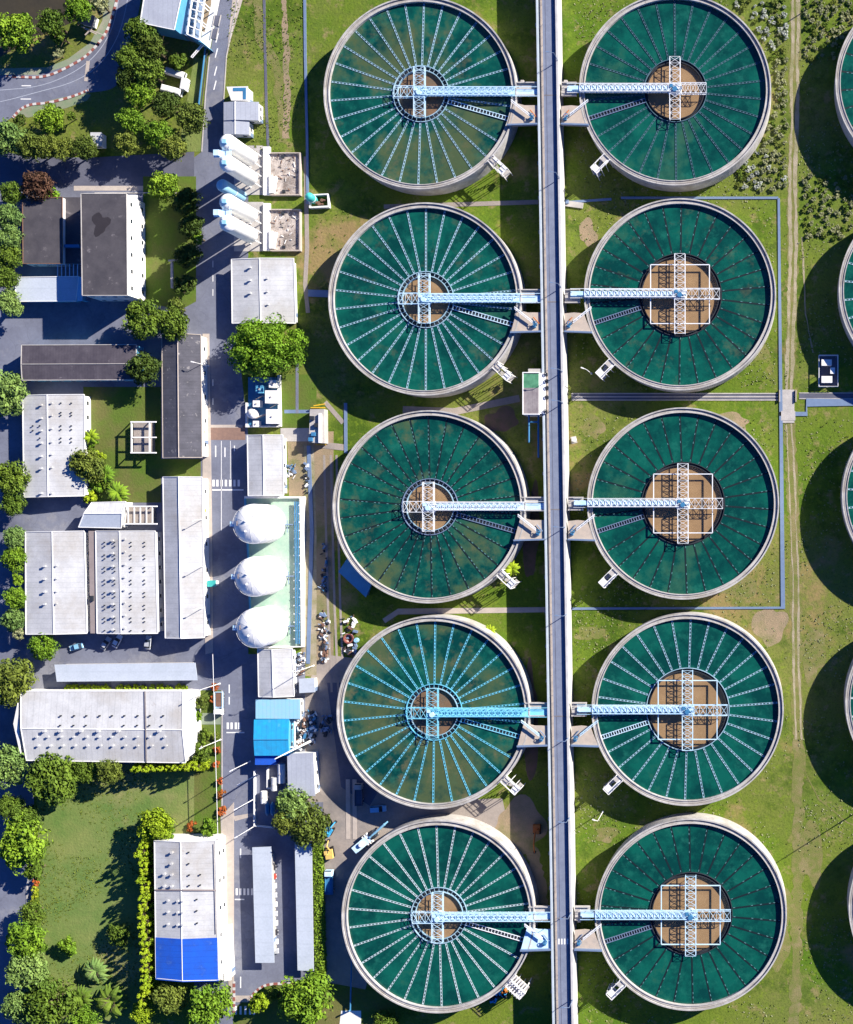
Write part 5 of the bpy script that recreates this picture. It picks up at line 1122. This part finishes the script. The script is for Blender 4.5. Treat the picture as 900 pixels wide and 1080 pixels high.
for x, y, r, h, k, lab in ((96, 461, 9, 5, 'lime', 'northern palm in the leafy court next to the vented warehouse'), (124, 519, 11, 5, 'bright', 'palm at the south end of the leafy court'), (112, 500, 9, 4, 'bright', 'middle palm of the leafy court'),
    (101, 1024, 14, 5, 'pale', 'feathery pale palm on the lower park lawn'), (118, 1056, 17, 6, 'mid', 'wide palm at the bottom edge of the park lawn'), (540, 600, 8, 5, 'lime', 'young palm beside the stair of the middle left tank'), (86, 1052, 12, 5, 'mid', 'palm between the dense tree and the wide palm'), (581//1+0, 0, 0, 0, '', None), (517, 665, 6, 3, 'lime', 'little palm tuft between third and fourth left tanks')):
    if lab: tree(x, y, r, h, k, lab, shape='palm', name='palm', cat='palm')
for i in range(19):                                              # cypress row
    tree(150.5+rt.uniform(-2, 3)+i*.15, 890+i*9.3, 8.5, 9.5+rt.uniform(-1.5, 1), 'lime', f'{ORD[i]} cypress from the north in the yellow green row beside the blue ended hall', 'cypress row beside the blue ended hall', 'column', 'cypress')
for i in range(10):
    tree(142+i*7.3, 811-i*.25, 7, 7.5+rt.uniform(-1.5, 1.5), 'lime', f'{ORD[i]} cypress from the west in the row south of the wide hall', 'cypress row south of the wide hall', 'column', 'cypress')
def shrub(x, y, r, h, k, label, group): return tree(x, y, r, h, k, label, group, 'shrub', 'shrub', 'shrub')
for i, x in enumerate([72, 79, 86, 93, 100, 107, 113, 127, 135, 144, 153, 161, 169, 178, 188, 196]): shrub(x, 725.5, 4.2, 1.6, 'lime', f'{ORD[i]} clipped round shrub from the west in the row north of the wide hall', 'clipped shrubs north of the wide hall')
for i, (x, y, r) in enumerate(((99, 472, 7), (105, 481, 8), (98, 486, 6), (106, 493, 7), (88, 515, 9), (95, 524, 8), (103, 512, 8), (113, 511, 6), (95, 478, 6))): shrub(x, y, r, 2.5, ('bright', 'lime', 'bright', 'mid')[i % 4], 'leafy bush in the planted bed of the court beside the vented warehouse', 'bushes in the court bed')
for i, (x, y, r, k) in enumerate(((227, 776, 4.5, 'olive'), (229.5, 791, 4.5, 'orangeleaf'), (228.5, 806.5, 4.5, 'orangeleaf'), (232, 823.5, 4.2, 'orangeleaf'), (234, 838.5, 5.5, 'orangeleaf'), (234.5, 855.5, 5.5, 'orangeleaf'), (226, 737, 5, 'orangeleaf'), (227, 725, 5, 'orangeleaf'), (203, 872, 6, 'orangeleaf'))):
    shrub(x, y, r, 1.8, k, ('orange flowering' if k != 'olive' else 'dull green') + ' shrub on the roadside lawn, ' + ('at the blue ended hall' if i == 8 else ('upper' if i == 7 else 'lower') + ' of the two beside the truck' if i > 5 else ORD[i] + ' from the top below the footpath'), 'roadside shrubs')
for i in range(4): shrub(36.5, 931+i*6.5, 4.2, 2, 'yellowleaf' if i else 'orangeleaf', f'{ORD[i]} bush from the top of the orange yellow hedge by the park lane', 'orange hedge bushes')
rs = random.Random(11)
def blocked(x, y):
    for cx, cy in ((712.3, 94.5), (717.5, 310.5), (986, 87), (989, 306)):
        if math.dist((x, y), (cx, cy)) < 107: return True
    return abs(x-838) < 8
n = 0; spots = []
zones = [((772, 0, 832, 60), 44, 'silver'), ((800, 60, 832, 200), 60, 'tan'), ((776, 160, 828, 198), 24, 'silver'), ((848, 0, 900, 62), 60, 'tan'), ((848, 185, 900, 252), 60, 'tan')]
for (x0, y0, x1, y1), cnt, kd in zones:
    k = 0; tries = 0
    while k < cnt and tries < 900:
        tries += 1; x, y, r = rs.uniform(x0, x1), rs.uniform(y0, y1), rs.uniform(2.2, 4.6)
        if blocked(x, y) or any(math.dist((x, y), q[:2]) < (r+q[2])*.72 for q in spots): continue
        spots.append((x, y, r)); k += 1
        kk = kd if rs.random() < .6 else rs.choice(['olive', 'tan', 'mid'])
        east = x > 840
        shrub(x, y, r*.9, r*.16+.35, kk, 'wild rounded bush in the scrub ' + ('east' if east else 'west') + ' of the dirt track', 'wild bushes ' + ('east' if east else 'west') + ' of the dirt track')
# loose grass tufts over the open field and lawns
q = random.Random(77); TN = [(443.5, 98), (448.5, 315.5), (453, 534.5), (457, 751.5), (462.5, 966.5), (712.3, 94.5), (717.5, 310.5), (720.7, 531), (725.5, 748.5), (728.8, 964.5), (986, 87), (989, 306), (993, 523), (996, 741), (1000, 957)]
for nm_, mk_, zones_, cnt in (('grass_tufts', 'tan', ((606, 0, 900, 1080),), 15000), ('grass_tufts', 'mid', ((606, 0, 900, 1080), (240, 0, 320, 160), (330, 215, 420, 440)), 12000), ('grass_tufts', 'olive', ((42, 812, 160, 1040), (240, 0, 320, 160)), 5000)):
    b = MB(); k = 0
    while k < cnt:
        z_ = zones_[q.randrange(len(zones_))] if q.random() < .25 else zones_[0]; x, y = q.uniform(z_[0], z_[2]), q.uniform(z_[1], z_[3]); k += 1
        if sin(x*.05+cos(y*.037)*2)+sin(y*.061+x*.02)+q.uniform(-1.2, 1.2) < 0: continue
        if any((x-a)**2+(y-c)**2 < 10500 for a, c in TN) or 831 < x < 843 or 411 < y < 440 or (x > 818 and x < 828): continue
        X, Y, _ = W(x, y); a = q.random()*pi; s_ = q.uniform(.12, .42); h_ = s_*q.uniform(.3, .9)
        b.add([(X-s_*cos(a), Y-s_*sin(a), .055), (X+s_*sin(a)*.6, Y-s_*cos(a)*.6, h_*.5+.06), (X+s_*cos(a), Y+s_*sin(a), .055), (X-s_*sin(a)*.6, Y+s_*cos(a)*.6, h_+.06)], [(0, 1, 2), (0, 2, 3)])
    o = b.build(nm_, {'mid': 'olive'}.get(mk_, mk_)); tag(o, {'tan': 'dry pale grass tufts scattered over the field of the right hand tanks', 'mid': 'green grass tufts scattered over the open ground', 'olive': 'mown grass tufts on the park lawn beside the cypress row'}[mk_], 'grass'); o['kind'] = 'stuff'
# clipped hedge beside the parking
b = MB(); rr_ = random.Random(3)
A = W2(331.5, 888, 2.6)
for k in range(5200):
    f = rr_.random(); px = 334.5+f*3+rr_.uniform(-5.2, 5.2); py = 888+f*139; x, y, _ = W(px, py, 2.4); z = rr_.uniform(.3, 2.7); a = rr_.random()*pi; e = rr_.uniform(-.8, .8); s_ = rr_.uniform(.18, .38)
    b.add([(x-s_*cos(a), y-s_*sin(a), z), (x-s_*sin(a)*.6, y+s_*cos(a)*.6, z+e*s_), (x+s_*cos(a), y+s_*sin(a), z+.1), (x+s_*sin(a)*.6, y-s_*cos(a)*.6, z-e*s_)], [(0, 1, 2), (0, 2, 3)])
o = b.build('hedge', 'limehedge'); tag(o, 'long narrow clipped bright green hedge along the eastern parking canopy', 'hedge')
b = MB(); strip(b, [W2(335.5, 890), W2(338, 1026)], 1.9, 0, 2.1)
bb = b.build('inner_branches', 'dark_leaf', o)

# ---------------------------------------------------------------- vehicles
def carpaint(n, c): M[n] = mat(n, c, .35, c, spec=.5)
for n_, c_ in (('car_white', (.75, .75, .75)), ('car_silver', (.42, .44, .47)), ('car_blue', (.10, .25, .50)), ('car_red', (.40, .06, .04)), ('car_black', (.04, .04, .05)), ('car_sky', (.25, .52, .72)), ('machine_yellow', (.70, .48, .14)), ('machine_blue', (.05, .35, .65))): carpaint(n_, c_)
def place(t, px, py, ang): t.location = W(px, py, .07); t.rotation_euler = (0, 0, R(ang)); return t
def wheels(t, xs, hw, r=.33):
    for x in xs:
        for s_ in (-1, 1):
            b = MB(); b.bar((x, s_*hw-.1, r), (x, s_*hw+.1, r), r, 16); o = b.build('wheel', 'rubber', t); b = MB(); b.bar((x, s_*(hw+.105)-.01, r), (x, s_*(hw+.105)+.01, r), r*.55, 12); b.build('rim', 'car_silver', o)
def car(label, px, py, ang, paint, cat='car', group=None, L_=4.4, wd=1.8, van=False):
    t = thing('parked_car' if not van else 'van', label, cat, (0, 0, 0), group); h = L_/2; v = wd/2
    b = MB(); hood = .78 if not van else 1.0
    secs = [(-h, .5, .62, v*.86), (-h+.15, .32, hood-.02, v*.96), (-h+.9, .28, hood+.08, v), (0, .28, hood+.1, v), (h-1.1, .28, hood+.02, v), (h-.2, .32, hood-.12, v*.94), (h, .45, .58, v*.82)]
    vs = []
    for x, z0, z1, w_ in secs: vs += [(x, -w_, z0), (x, -w_, z1*.8), (x, -w_*.92, z1), (x, w_*.92, z1), (x, w_, z1*.8), (x, w_, z0)]
    n = 6; fs = [(i*n+j, i*n+(j+1) % n, (i+1)*n+(j+1) % n, (i+1)*n+j) for i in range(len(secs)-1) for j in range(n)] + [tuple(range(n))[::-1], tuple(range((len(secs)-1)*n, len(secs)*n))]
    b.add(vs, fs); b.build('body', paint, t)
    rh = 1.45 if not van else 2.0; xr0, xr1 = (-h+.25, h-1.25) if van else (-h+.45, h-1.35)
    b = MB(); b.add([(xr0, -v*.9, hood+.02), (xr1+.1, -v*.9, hood+.02), (xr1+.1, v*.9, hood+.02), (xr0, v*.9, hood+.02), (xr0+(.15 if van else .6), -v*.74, rh), (xr1-.6, -v*.74, rh), (xr1-.6, v*.74, rh), (xr0+(.15 if van else .6), v*.74, rh)], [(0, 1, 5, 4), (1, 2, 6, 5), (2, 3, 7, 6), (3, 0, 4, 7), (4, 5, 6, 7)]); b.build('windows', 'glass', t)
    b = MB(); b.box(xr0+(.1 if van else .62), -v*.76, xr1-.62, v*.76, rh-.03, rh+.05); b.build('roof', paint, t)
    for s_ in (-1, 1):
        b = MB(); b.box(h-.12, s_*v*.62-.16, h+.015, s_*v*.62+.16, .5, .66); b.build('headlight', 'car_white', t)
        b = MB(); b.box(-h-.01, s_*v*.66-.14, -h+.1, s_*v*.66+.14, .5, .64); b.build('taillight', 'car_red', t)
    wheels(t, (-h+.8, h-.85), v-.06); return place(t, px, py, ang)
for i, (x, y, a, p, lab) in enumerate(((113, 678.5, 58, 'car_silver', 'silver car parked in the shade of the vented warehouse, left of a pair'), (125, 676, 62, 'car_white', 'white car parked in the shade of the vented warehouse, right of a pair'), (157.5, 677.5, 84, 'car_silver', 'silver car parked alone behind the east end of the vented warehouse'), (82, 682, 195, 'car_sky', 'pale car half under the south wall of the westernmost paired warehouse'))):
    car(lab, x, y, a, p)
pc = ['car_black', 'car_red', 'car_white', 'car_silver', 'car_white', 'car_silver', 'car_white', 'car_black', 'car_white', 'car_silver']
for i in range(10): car(f'{pc[i][4:]} car under the western parking canopy, {ORD[i]} nose from the top', 285+i*.3, 914+i*9.8, 0, pc[i], group='cars under the western parking canopy')
car('pale blue van parked in the shade of the cyan bridged tank', 400, 852.5, 4, 'car_sky', 'van', None, 5.0, 2.0, True)
for i, (x, y, a, l, lab) in enumerate(((187.5, 79, -17, 6.2, 'upper white van with rounded roof beside the tree row'), (183.5, 97, -15, 6.4, 'lower white van with rounded roof beside the tree row'), (197, 91, 80, 3.8, 'short white van parked across the ends of the two longer vans'))):
    t = thing('van', lab, 'van', (0, 0, 0)); h = l/2
    b = MB(); b.box(-h, -1.05, h, 1.05, .35, 1.9); b.add([(-h, -1.05, 1.9), (h, -1.05, 1.9), (h, 1.05, 1.9), (-h, 1.05, 1.9), (-h+.25, -.75, 2.3), (h-.25, -.75, 2.3), (h-.25, .75, 2.3), (-h+.25, .75, 2.3)], [(0, 1, 5, 4), (1, 2, 6, 5), (2, 3, 7, 6), (3, 0, 4, 7), (4, 5, 6, 7)]); b.build('body', 'car_white', t)
    b = MB(); b.box(h-.1, -.9, h+.03, .9, 1.15, 1.8); b.build('windscreen', 'glass', t)
    for s_ in (-1, 1): b = MB(); b.box(h-.02, s_*.75-.15, h+.05, s_*.75+.15, .6, .8); b.build('headlight', 'car_silver', t)
    wheels(t, (-h+.9, h-.9), 1.0); place(t, x, y, a)
def truck(label, px, py, ang, cab, bed, L_=6, wd=2.3, load=None, kind='flat'):
    t = thing('truck', label, 'truck', (0, 0, 0)); h = L_/2; v = wd/2
    b = MB(); b.box(-h, -.5, h-.2, .5, .5, .8); b.build('chassis', 'dark', t)
    b = MB(); b.box(h-1.8, -v, h, v, .55, 1.6); b.add([(h-1.8, -v, 1.6), (h, -v, 1.6), (h, v, 1.6), (h-1.8, v, 1.6), (h-1.7, -v*.88, 2.4), (h-.35, -v*.88, 2.4), (h-.35, v*.88, 2.4), (h-1.7, v*.88, 2.4)], [(0, 1, 5, 4), (1, 2, 6, 5), (2, 3, 7, 6), (3, 0, 4, 7), (4, 5, 6, 7)]); c = b.build('cab', cab, t)
    b = MB(); b.box(h-.28, -v*.8, h-.02, v*.8, 1.62, 2.2); b.build('windscreen', 'glass', c)
    for s_ in (-1, 1): b = MB(); b.box(h-.03, s_*v*.75-.16, h+.04, s_*v*.75+.16, .75, .95); b.build('headlight', 'car_white', c)
    b = MB()
    if kind == 'flat':
        b.box(-h, -v, h-2, v, .95, 1.1)
        for y0, y1 in ((-v, -v+.12), (v-.12, v)): b.box(-h, y0, h-2, y1, 1.1, 1.7)
        b.box(-h, -v+.12, -h+.12, v-.12, 1.1, 1.7)
    else: b.box(-h, -v*.95, h-2.6, v*.95, .95, 1.9)
    b.build('bed', bed, t)
    if load: b = MB(); b.box(-h+.4, -v+.4, h-2.6, v-.4, 1.1, 1.5); b.build('load', load, t)
    if kind == 'crane':
        b = MB(); b.bar((h-2.4, 0, 2.0), (h+4.2, .2, 2.7), .38, 8); b.bar((h+4.2, .2, 2.7), (h+5.4, .2, 2.5), .28, 8); b.build('boom', 'car_sky', t)
        b = MB(); b.cyl(-h+3.2-.0, 0, .7, 1.9, 2.6, 14); b.build('turret', 'car_white', t)
        for x in (.1, 1.0, 1.8): b = MB(); b.box(x, -v-.5, x+.3, v+.5, 1.0, 1.25 + (.7 if x > .5 else .6)); b.build('outrigger', 'white', t)
    wheels(t, (-h+.8, -h+1.9, h-1) if L_ > 5 else (-h+.8, h-1), v-.1, .45); return place(t, px, py, ang)
truck('white flatbed truck with rust coloured load on the roadside lawn', 233, 741, -90, 'car_white', 'truss_ice', 7.2, 2.5, 'brownplate')
truck('pale blue crane truck with raised boom parked beside the lowest left tank', 387, 886, 40, 'dark', 'truss_ice', 9.0, 2.5, None, 'crane')
truck('small flatbed truck with pale blue cab and empty bed by the hedge', 349, 929, 90, 'truss_ice', 'pipeblue', 7.6, 2.4)
truck('grey flatbed truck parked in tank shade near the pale blue van', 380, 837, 90, 'concrete', 'asphalt_dark', 7.0, 2.3)
def digger(label, px, py, ang, paint, s_=1., reach=3.5):
    t = thing('excavator', label, 'excavator', (0, 0, 0))
    for y in (-.95, .95):
        b = MB(); b.prism([(-1.5*s_, y-.25), (1.5*s_, y-.25), (1.5*s_, y+.25), (-1.5*s_, y+.25)], .05, .75); b.build('crawler_track', 'rubber', t)
    b = MB(); b.cyl(-.2, 0, .8*s_, .75, .95, 16); b.box(-1.7*s_, -1.1, .9*s_, 1.1, .95, 1.6); b.box(-1.7*s_, -1.1, -.7*s_, 1.1, 1.6, 2.0); b.build('body', paint, t)
    b = MB(); b.box(-.3, .15, .95, 1.05, 1.6, 2.7); c = b.build('cab', paint, t); b = MB(); b.box(-.1, .1, 1.0, 1.1, 1.8, 2.5); b.build('cab_glass', 'glass', c)
    b = MB(); b.bar((.6, -.4, 1.4), (.6+reach*.55, -.4, 3.2), .24, 6); b.build('boom', paint, t)
    b = MB(); b.bar((.6+reach*.55, -.4, 3.2), (.6+reach, -.4, 1.4), .18, 6); o = b.build('dipper_arm', paint, t)
    b = MB(); x = .6+reach; b.prism([(x-.3, -.8), (x+.35, -.8), (x+.35, 0), (x-.3, 0)], .7, 1.4); b.build('bucket', 'dark', o)
    return place(t, px, py, ang)
digger('cream yellow excavator parked by the hedge beside the lowest left tank', 349, 898, 100, 'machine_yellow', 1.1, 3.2)
digger('bright blue excavator beside the tree clump, just above the yellow one', 348.5, 875, 60, 'machine_blue', .9, 2.8)
digger('orange excavator in the shade of the raised road, arm pointing south', 567, 874, -92, 'orange', 1., 6.5)

# ---------------------------------------------------------------- small things
t = thing('sluice_house', 'small brown roofed hut with white beams on the river bank', 'hut', W(97, 24))
b = MB(); X, Y, _ = W(97, 24); b.ob(X, Y, 2.0, 1.5, R(-15), 0, 2.4); b.build('wall', 'whitewall', t); b = MB(); b.ob(X-.3, Y, 2.4, 1.8, R(-15), 2.4, 2.6); b.build('roof', mat('pink_roof', (.42, .27, .22), .9), t)
for i, (p, q) in enumerate((((86, 28), (112, 38)), ((90, 37), (97, 30)), ((89, 30), (102, 36)))): b = MB(); b.bar(W(*p, 2), W(*q, 2), .22); b.build('beam', 'paving', t)
t = thing('gate_cabin', 'white box cabin at the foot of the north south tree row', 'cabin', W(107, 149)); X, Y, _ = W(107, 150); b = MB(); b.box(X-1.6, Y-2, X+1.6, Y+2, 0, 2.6); b.build('wall', 'whitewall', t); b = MB(); b.box(X-1.8, Y-2.2, X+1.8, Y+2.2, 2.6, 2.8); b.build('roof', 'roofwhite', t)
b = MB(); b.box(X-1, Y-2.04, X+1, Y-2.0, .9, 2); b.build('window', 'glass', t)
t = thing('wall_post', 'pale T shaped concrete post on the lawn beside the office block', 'post', W(182, 290)); b = MB(); b.bar(W(181.5, 276, 2.2), W(181.8, 304, 2.2), .45); b.bar(W(178, 275, 2.2), W(191, 274, 2.2), .35); b.build('beam', 'concrete', t)
b = MB(); 
for y in (278, 290, 302): b.bar(W(181.6, y, 0), W(181.6, y, 2), .2)
b.build('post', 'concrete', t)
gs = 'street lamps along the main road'
for i, (x, y, a) in enumerate(((232, 721, (-.45, -.25)), (233, 780, (-.45, -.25)), (264, 803, (-.45, -.25)), (272, 817, (-.45, -.25)), (268.5, 842.5, (-.45, -.25)), (269, 871, (-.45, -.25)), (220, 386, (-.8, .2)), (220.5, 597, (-.45, -.2)), (220, 548, (-.45, -.2)), (221, 640, (-.45, -.2)))):
    nearby = ['above the white truck', 'on the roadside lawn beside the orange shrubs', 'at the south foot of the bright blue shed', 'beside the small white tanks yard, upper one', 'beside the small white tanks yard, lower one', 'in front of the western parking canopy', 'at the east eave of the weathered grey shed', 'at the middle of the long pale warehouse', 'at the upper part of the long pale warehouse', 'at the lower part of the long pale warehouse'][i]
    lamp('white street lamp ' + nearby, x, y, 0, 11 if i < 6 else 7.5, a, group=gs)
t = thing('overhead_cable', 'pale overhead cable strung beside the main road from truck to blue ended hall', 'cable', W(226, 790)); b = MB()
b.bar(W(224.5, 690, 7), W(230, 885, 7), .09, 5); b.build('cable', 'white', t); b = MB(); b.bar(W(224.5, 690, 0), W(224.5, 690, 7.2), .12, 6); b.bar(W(230, 885, 0), W(230, 885, 7.2), .12, 6); b.build('post', 'concrete', t)
for i, (x, y) in enumerate(((217, 456), (218, 538.5))):
    t = thing('dome_shelter', ('upper' if i == 0 else 'lower') + ' round yellow parasol on the pavement beside the main road', 'parasol', W(x, y), 'yellow parasols on the pavement'); X, Y, _ = W(x, y); b = MB(); b.lathe(X, Y, [(1.0, 2.2), (.5, 2.6), (.02, 2.75)], 12); b.build('canopy', 'yellow', t); b = MB(); b.cyl(X, Y, .05, .14, 2.5, 8); b.build('pole', 'white', t)
t = thing('kiosk', 'small cyan roofed kiosk in silo shadow on the main road', 'kiosk', W(227, 615)); X, Y, _ = W(227, 615); b = MB(); b.box(X-1.1, Y-.8, X+1.1, Y+.8, .03, 2.2); b.build('wall', 'whitewall', t); b = MB(); b.box(X-1.35, Y-1.0, X+1.35, Y+1.0, 2.2, 2.35); b.build('roof', 'teal', t)
# tanks south of the blue shed
for i, (x, y, l, r, m, lab) in enumerate(((296.5, 816, 6.0, 1.15, 'white', 'largest white horizontal cylinder tank beside the grey store'), (289, 827, 4.2, 1.0, 'roofwhite', 'middle white horizontal cylinder tank west of the grey store'), (278, 841, 3.8, .95, 'white', 'westernmost short white cylinder tank south of the blue shed'))):
    t = thing('cylinder_tank', lab, 'tank', W(x, y)); X, Y, _ = W(x, y, 2); b = MB(); h = l/2
    b.bar((X, Y-h, 1.6), (X, Y+h, 1.6), r, 20); b.build('shell', m, t, False)
    for s_ in (-1, 1): b = MB(); b.box(X-r*.8, Y+s_*h*.6-.15, X+r*.8, Y+s_*h*.6+.15, 0, .8); b.build('saddle', 'concrete', t)
    b = MB(); b.cyl(X, Y, .25, 1.6+r-.05, 1.9+r, 10); b.build('hatch', 'concrete', t)
for i, x in enumerate((284, 289.5)):
    t = thing('gas_cylinder', ('left' if i == 0 else 'right') + ' dark blue pointed tank by the tree clump', 'tank', W(x, 852)); X, Y, _ = W(x, 852); b = MB(); b.bar((X, Y-1.3, 1.2), (X, Y+1.3, 1.2), .75, 14); b.bar((X, Y+1.3, 1.2), (X, Y+2.2, 1.2), .75, 14, 0, .15); b.bar((X, Y-1.3, 1.2), (X, Y-2.2, 1.2), .75, 14, 0, .15); b.build('shell', 'pipeblue', t, False); b = MB(); b.box(X-.5, Y-.9, X+.5, Y-.6, .03, .6); b.box(X-.5, Y+.6, X+.5, Y+.9, .03, .6); b.build('saddle', 'concrete', t)
t = thing('yard_wall', 'thin white wall around the small tank yard west of the tree clump', 'wall', W(280, 850)); b = MB(); strip(b, [W2(*p) for p in ((270, 812), (270, 870), (291, 872))], .25, 0, 1.4); strip(b, [W2(*p) for p in ((284, 808), (284, 830), (294, 832))], .25, 0, 1.6); b.build('wall', 'white', t)
# scrap heaps
def heap(label, x0, y0, x1, y1, n, mats, seed, big=1.):
    q = random.Random(seed); b = MB()
    for k in range(n):
        X, Y, _ = W(q.uniform(x0, x1), q.uniform(y0, y1)); ty = q.random(); m = q.randrange(len(mats)); s_ = q.uniform(.3, .8)*big
        if ty < .4: b.ob(X, Y, s_, s_*.5, q.random()*3, .03, .3+s_*.7, m)
        elif ty < .75: a = q.random()*6; b.bar((X, Y, .2), (X+cos(a)*s_*2, Y+sin(a)*s_*2, .2+q.random()*.6), .1+q.random()*.15, 6, m)
        else: b.lathe(X, Y, [(s_*.45, .1), (s_*.7, .1), (s_*.7, .5), (s_*.45, .5), (s_*.45, .1)], 12, m)
    tag(b.build('scrap_heap', mats), label, 'scrap heap')['kind'] = 'stuff'
mm = ['white', 'brownplate', 'dark', 'steelblue']
heap('pile of pale pipe fittings in shade beside the middle left tank', 339, 572, 345, 626, 30, ['steelblue', 'pipeblue', 'dark'], 1, .8)
heap('white and grey pipe fittings on grass south west of the middle left tank', 338.5, 646, 346, 698, 75, mm, 2)
heap('pile of reddish and white scrap at the edge of the cyan bridged tank', 364, 650, 376, 692, 60, mm, 3)
heap('jumbled white and rusty scrap beside the bright blue shed', 313, 756, 322, 790, 75, ['white', 'white', 'brownplate', 'dark'], 4)
heap('blue shaded scrap heap next to the white rubble east of the blue shed', 322, 750, 334, 786, 70, ['steelblue', 'pipeblue', 'white', 'dark'], 5)
heap('faint scrap heap in deep tank shade west of the cyan bridged tank', 339, 754, 350, 776, 30, ['steelblue', 'dark'], 6)
heap('small blue frames and pipes east of the narrow pale shed', 303, 490, 312, 505, 26, ['pipeblue', 'white', 'steelblue'], 7, .8)
heap('line of white pipes on bare earth beside the narrow pale shed', 322, 488, 326, 522, 26, ['white', 'steelblue', 'dark'], 8, .8)
heap('rubble and pipes east of the pale gable shed south of the silo yard', 311, 688, 322, 712, 50, mm, 9, .8)
t = thing('red_drum_stack', 'rust red bin beside a pale blue barrel by the cyan bridged tank', 'bin', W(369, 673)); X, Y, _ = W(369, 673); b = MB(); b.lathe(X, Y, [(1.4, .03), (1.5, 1.2), (1.2, 1.2), (1.1, .4), (.02, .4)], 16); b.build('shell', 'kred', t); b = MB(); b.lathe(X, Y, [(1.5, 1.2), (1.6, 1.2), (1.6, 1.3), (1.5, 1.3)], 16); b.build('lip', 'kred', t)
t = thing('barrel', 'pale blue barrel beside the rust red bin', 'barrel', W(377, 675)); X, Y, _ = W(377, 675); b = MB(); b.lathe(X, Y, [(.7, .03), (.8, .6), (.7, 1.2), (.02, 1.2)], 16); b.build('shell', 'bluepale', t); b = MB(); b.cyl(X+.3, Y, .12, 1.2, 1.3, 8); b.build('cap', 'white', t)
# sampling gear by the lowest left tank
t = thing('work_platform', 'white work platform with blue gear hanging outside the lowest left tank', 'platform', W(541, 1042))
a = R(-42); X, Y, _ = W(545, 1040, 6.5)
b = MB(); b.ob(X, Y, 3.2, 2.4, a, 6.2, 6.6); b.build('deck', 'concrete', t)
b = MB()
for k in range(6): b.ob(X+(-2.4+k*.95)*cos(a), Y+(-2.4+k*.95)*sin(a), .16, 2.5, a, 6.61, 7.3)
b.build('rack', 'white', t)
for s_ in (-1, 1):
    for q_ in (-1, 1): b = MB(); b.bar((X+s_*2.6*cos(a)-q_*2*sin(a), Y+s_*2.6*sin(a)+q_*2*cos(a), 0), (X+s_*2.6*cos(a)-q_*2*sin(a), Y+s_*2.6*sin(a)+q_*2*cos(a), 6.2), .2); b.build('post', 'white', t)
b = MB(); q = random.Random(8)
for k in range(16): x, y, _ = W(q.uniform(516, 533), q.uniform(1042, 1056), 1); b.ob(x, y, .8, .35, q.random()*3, .03, 1.6, k % 3)
tag(b.build('equipment_heap', ['machine_blue', 'dark', 'orange']), 'heap of blue and orange equipment in shade beside the lowest left tank', 'equipment')
t = thing('marker_stone', 'pale stone block on the grass east of the raised road', 'stone', W(605, 465)); 
b = MB(); X, Y, _ = W(605.5, 464); b.lathe(X, Y, [(.75, 0), (.8, .5), (.55, .8), (.02, .85)], 9); b.build('stone', 'whitewall', t); b = MB(); b.ob(X, Y, .9, 1.1, .2, 0, .12); b.build('plinth', 'concrete', t)
t = thing('ground_hatch', 'grey slab hatch with pipes on grass at the upper right tank foot', 'hatch', W(607, 215)); X, Y, _ = W(606, 216); b = MB(); b.ob(X, Y, 2.8, .9, R(-8), 0, .5); b.build('slab', 'concrete', t); b = MB(); b.ob(X-2.2, Y+.8, .5, .6, 0, 0, .9); b.build('box', 'steelblue', t)
sheet('concrete_apron', [(360, 1066), (381, 1066), (381, 1100), (356, 1100)], .06, 'whitewall')
t = thing('pipe_riser', 'blue pipe riser at the white apron below the lowest left tank', 'pipe', W(369, 1060)); b = MB(); b.bar(W(371, 1010, 1.5), W(369.5, 1066, 1.5), .25, 8); b.build('pipe', 'pipeblue', t); b = MB(); b.bar(W(369, 1066, 0), W(369, 1066, 3), .3, 8); b.build('pipe', 'pipeblue', t)
for x in (374, 367): band('pipe_trench', [(x, 822), (x+.3, 885)], 1.3, 0, .1, 'paving')
for i, (x, y) in enumerate(((856, 432), (874, 431), (862, 445))): pass
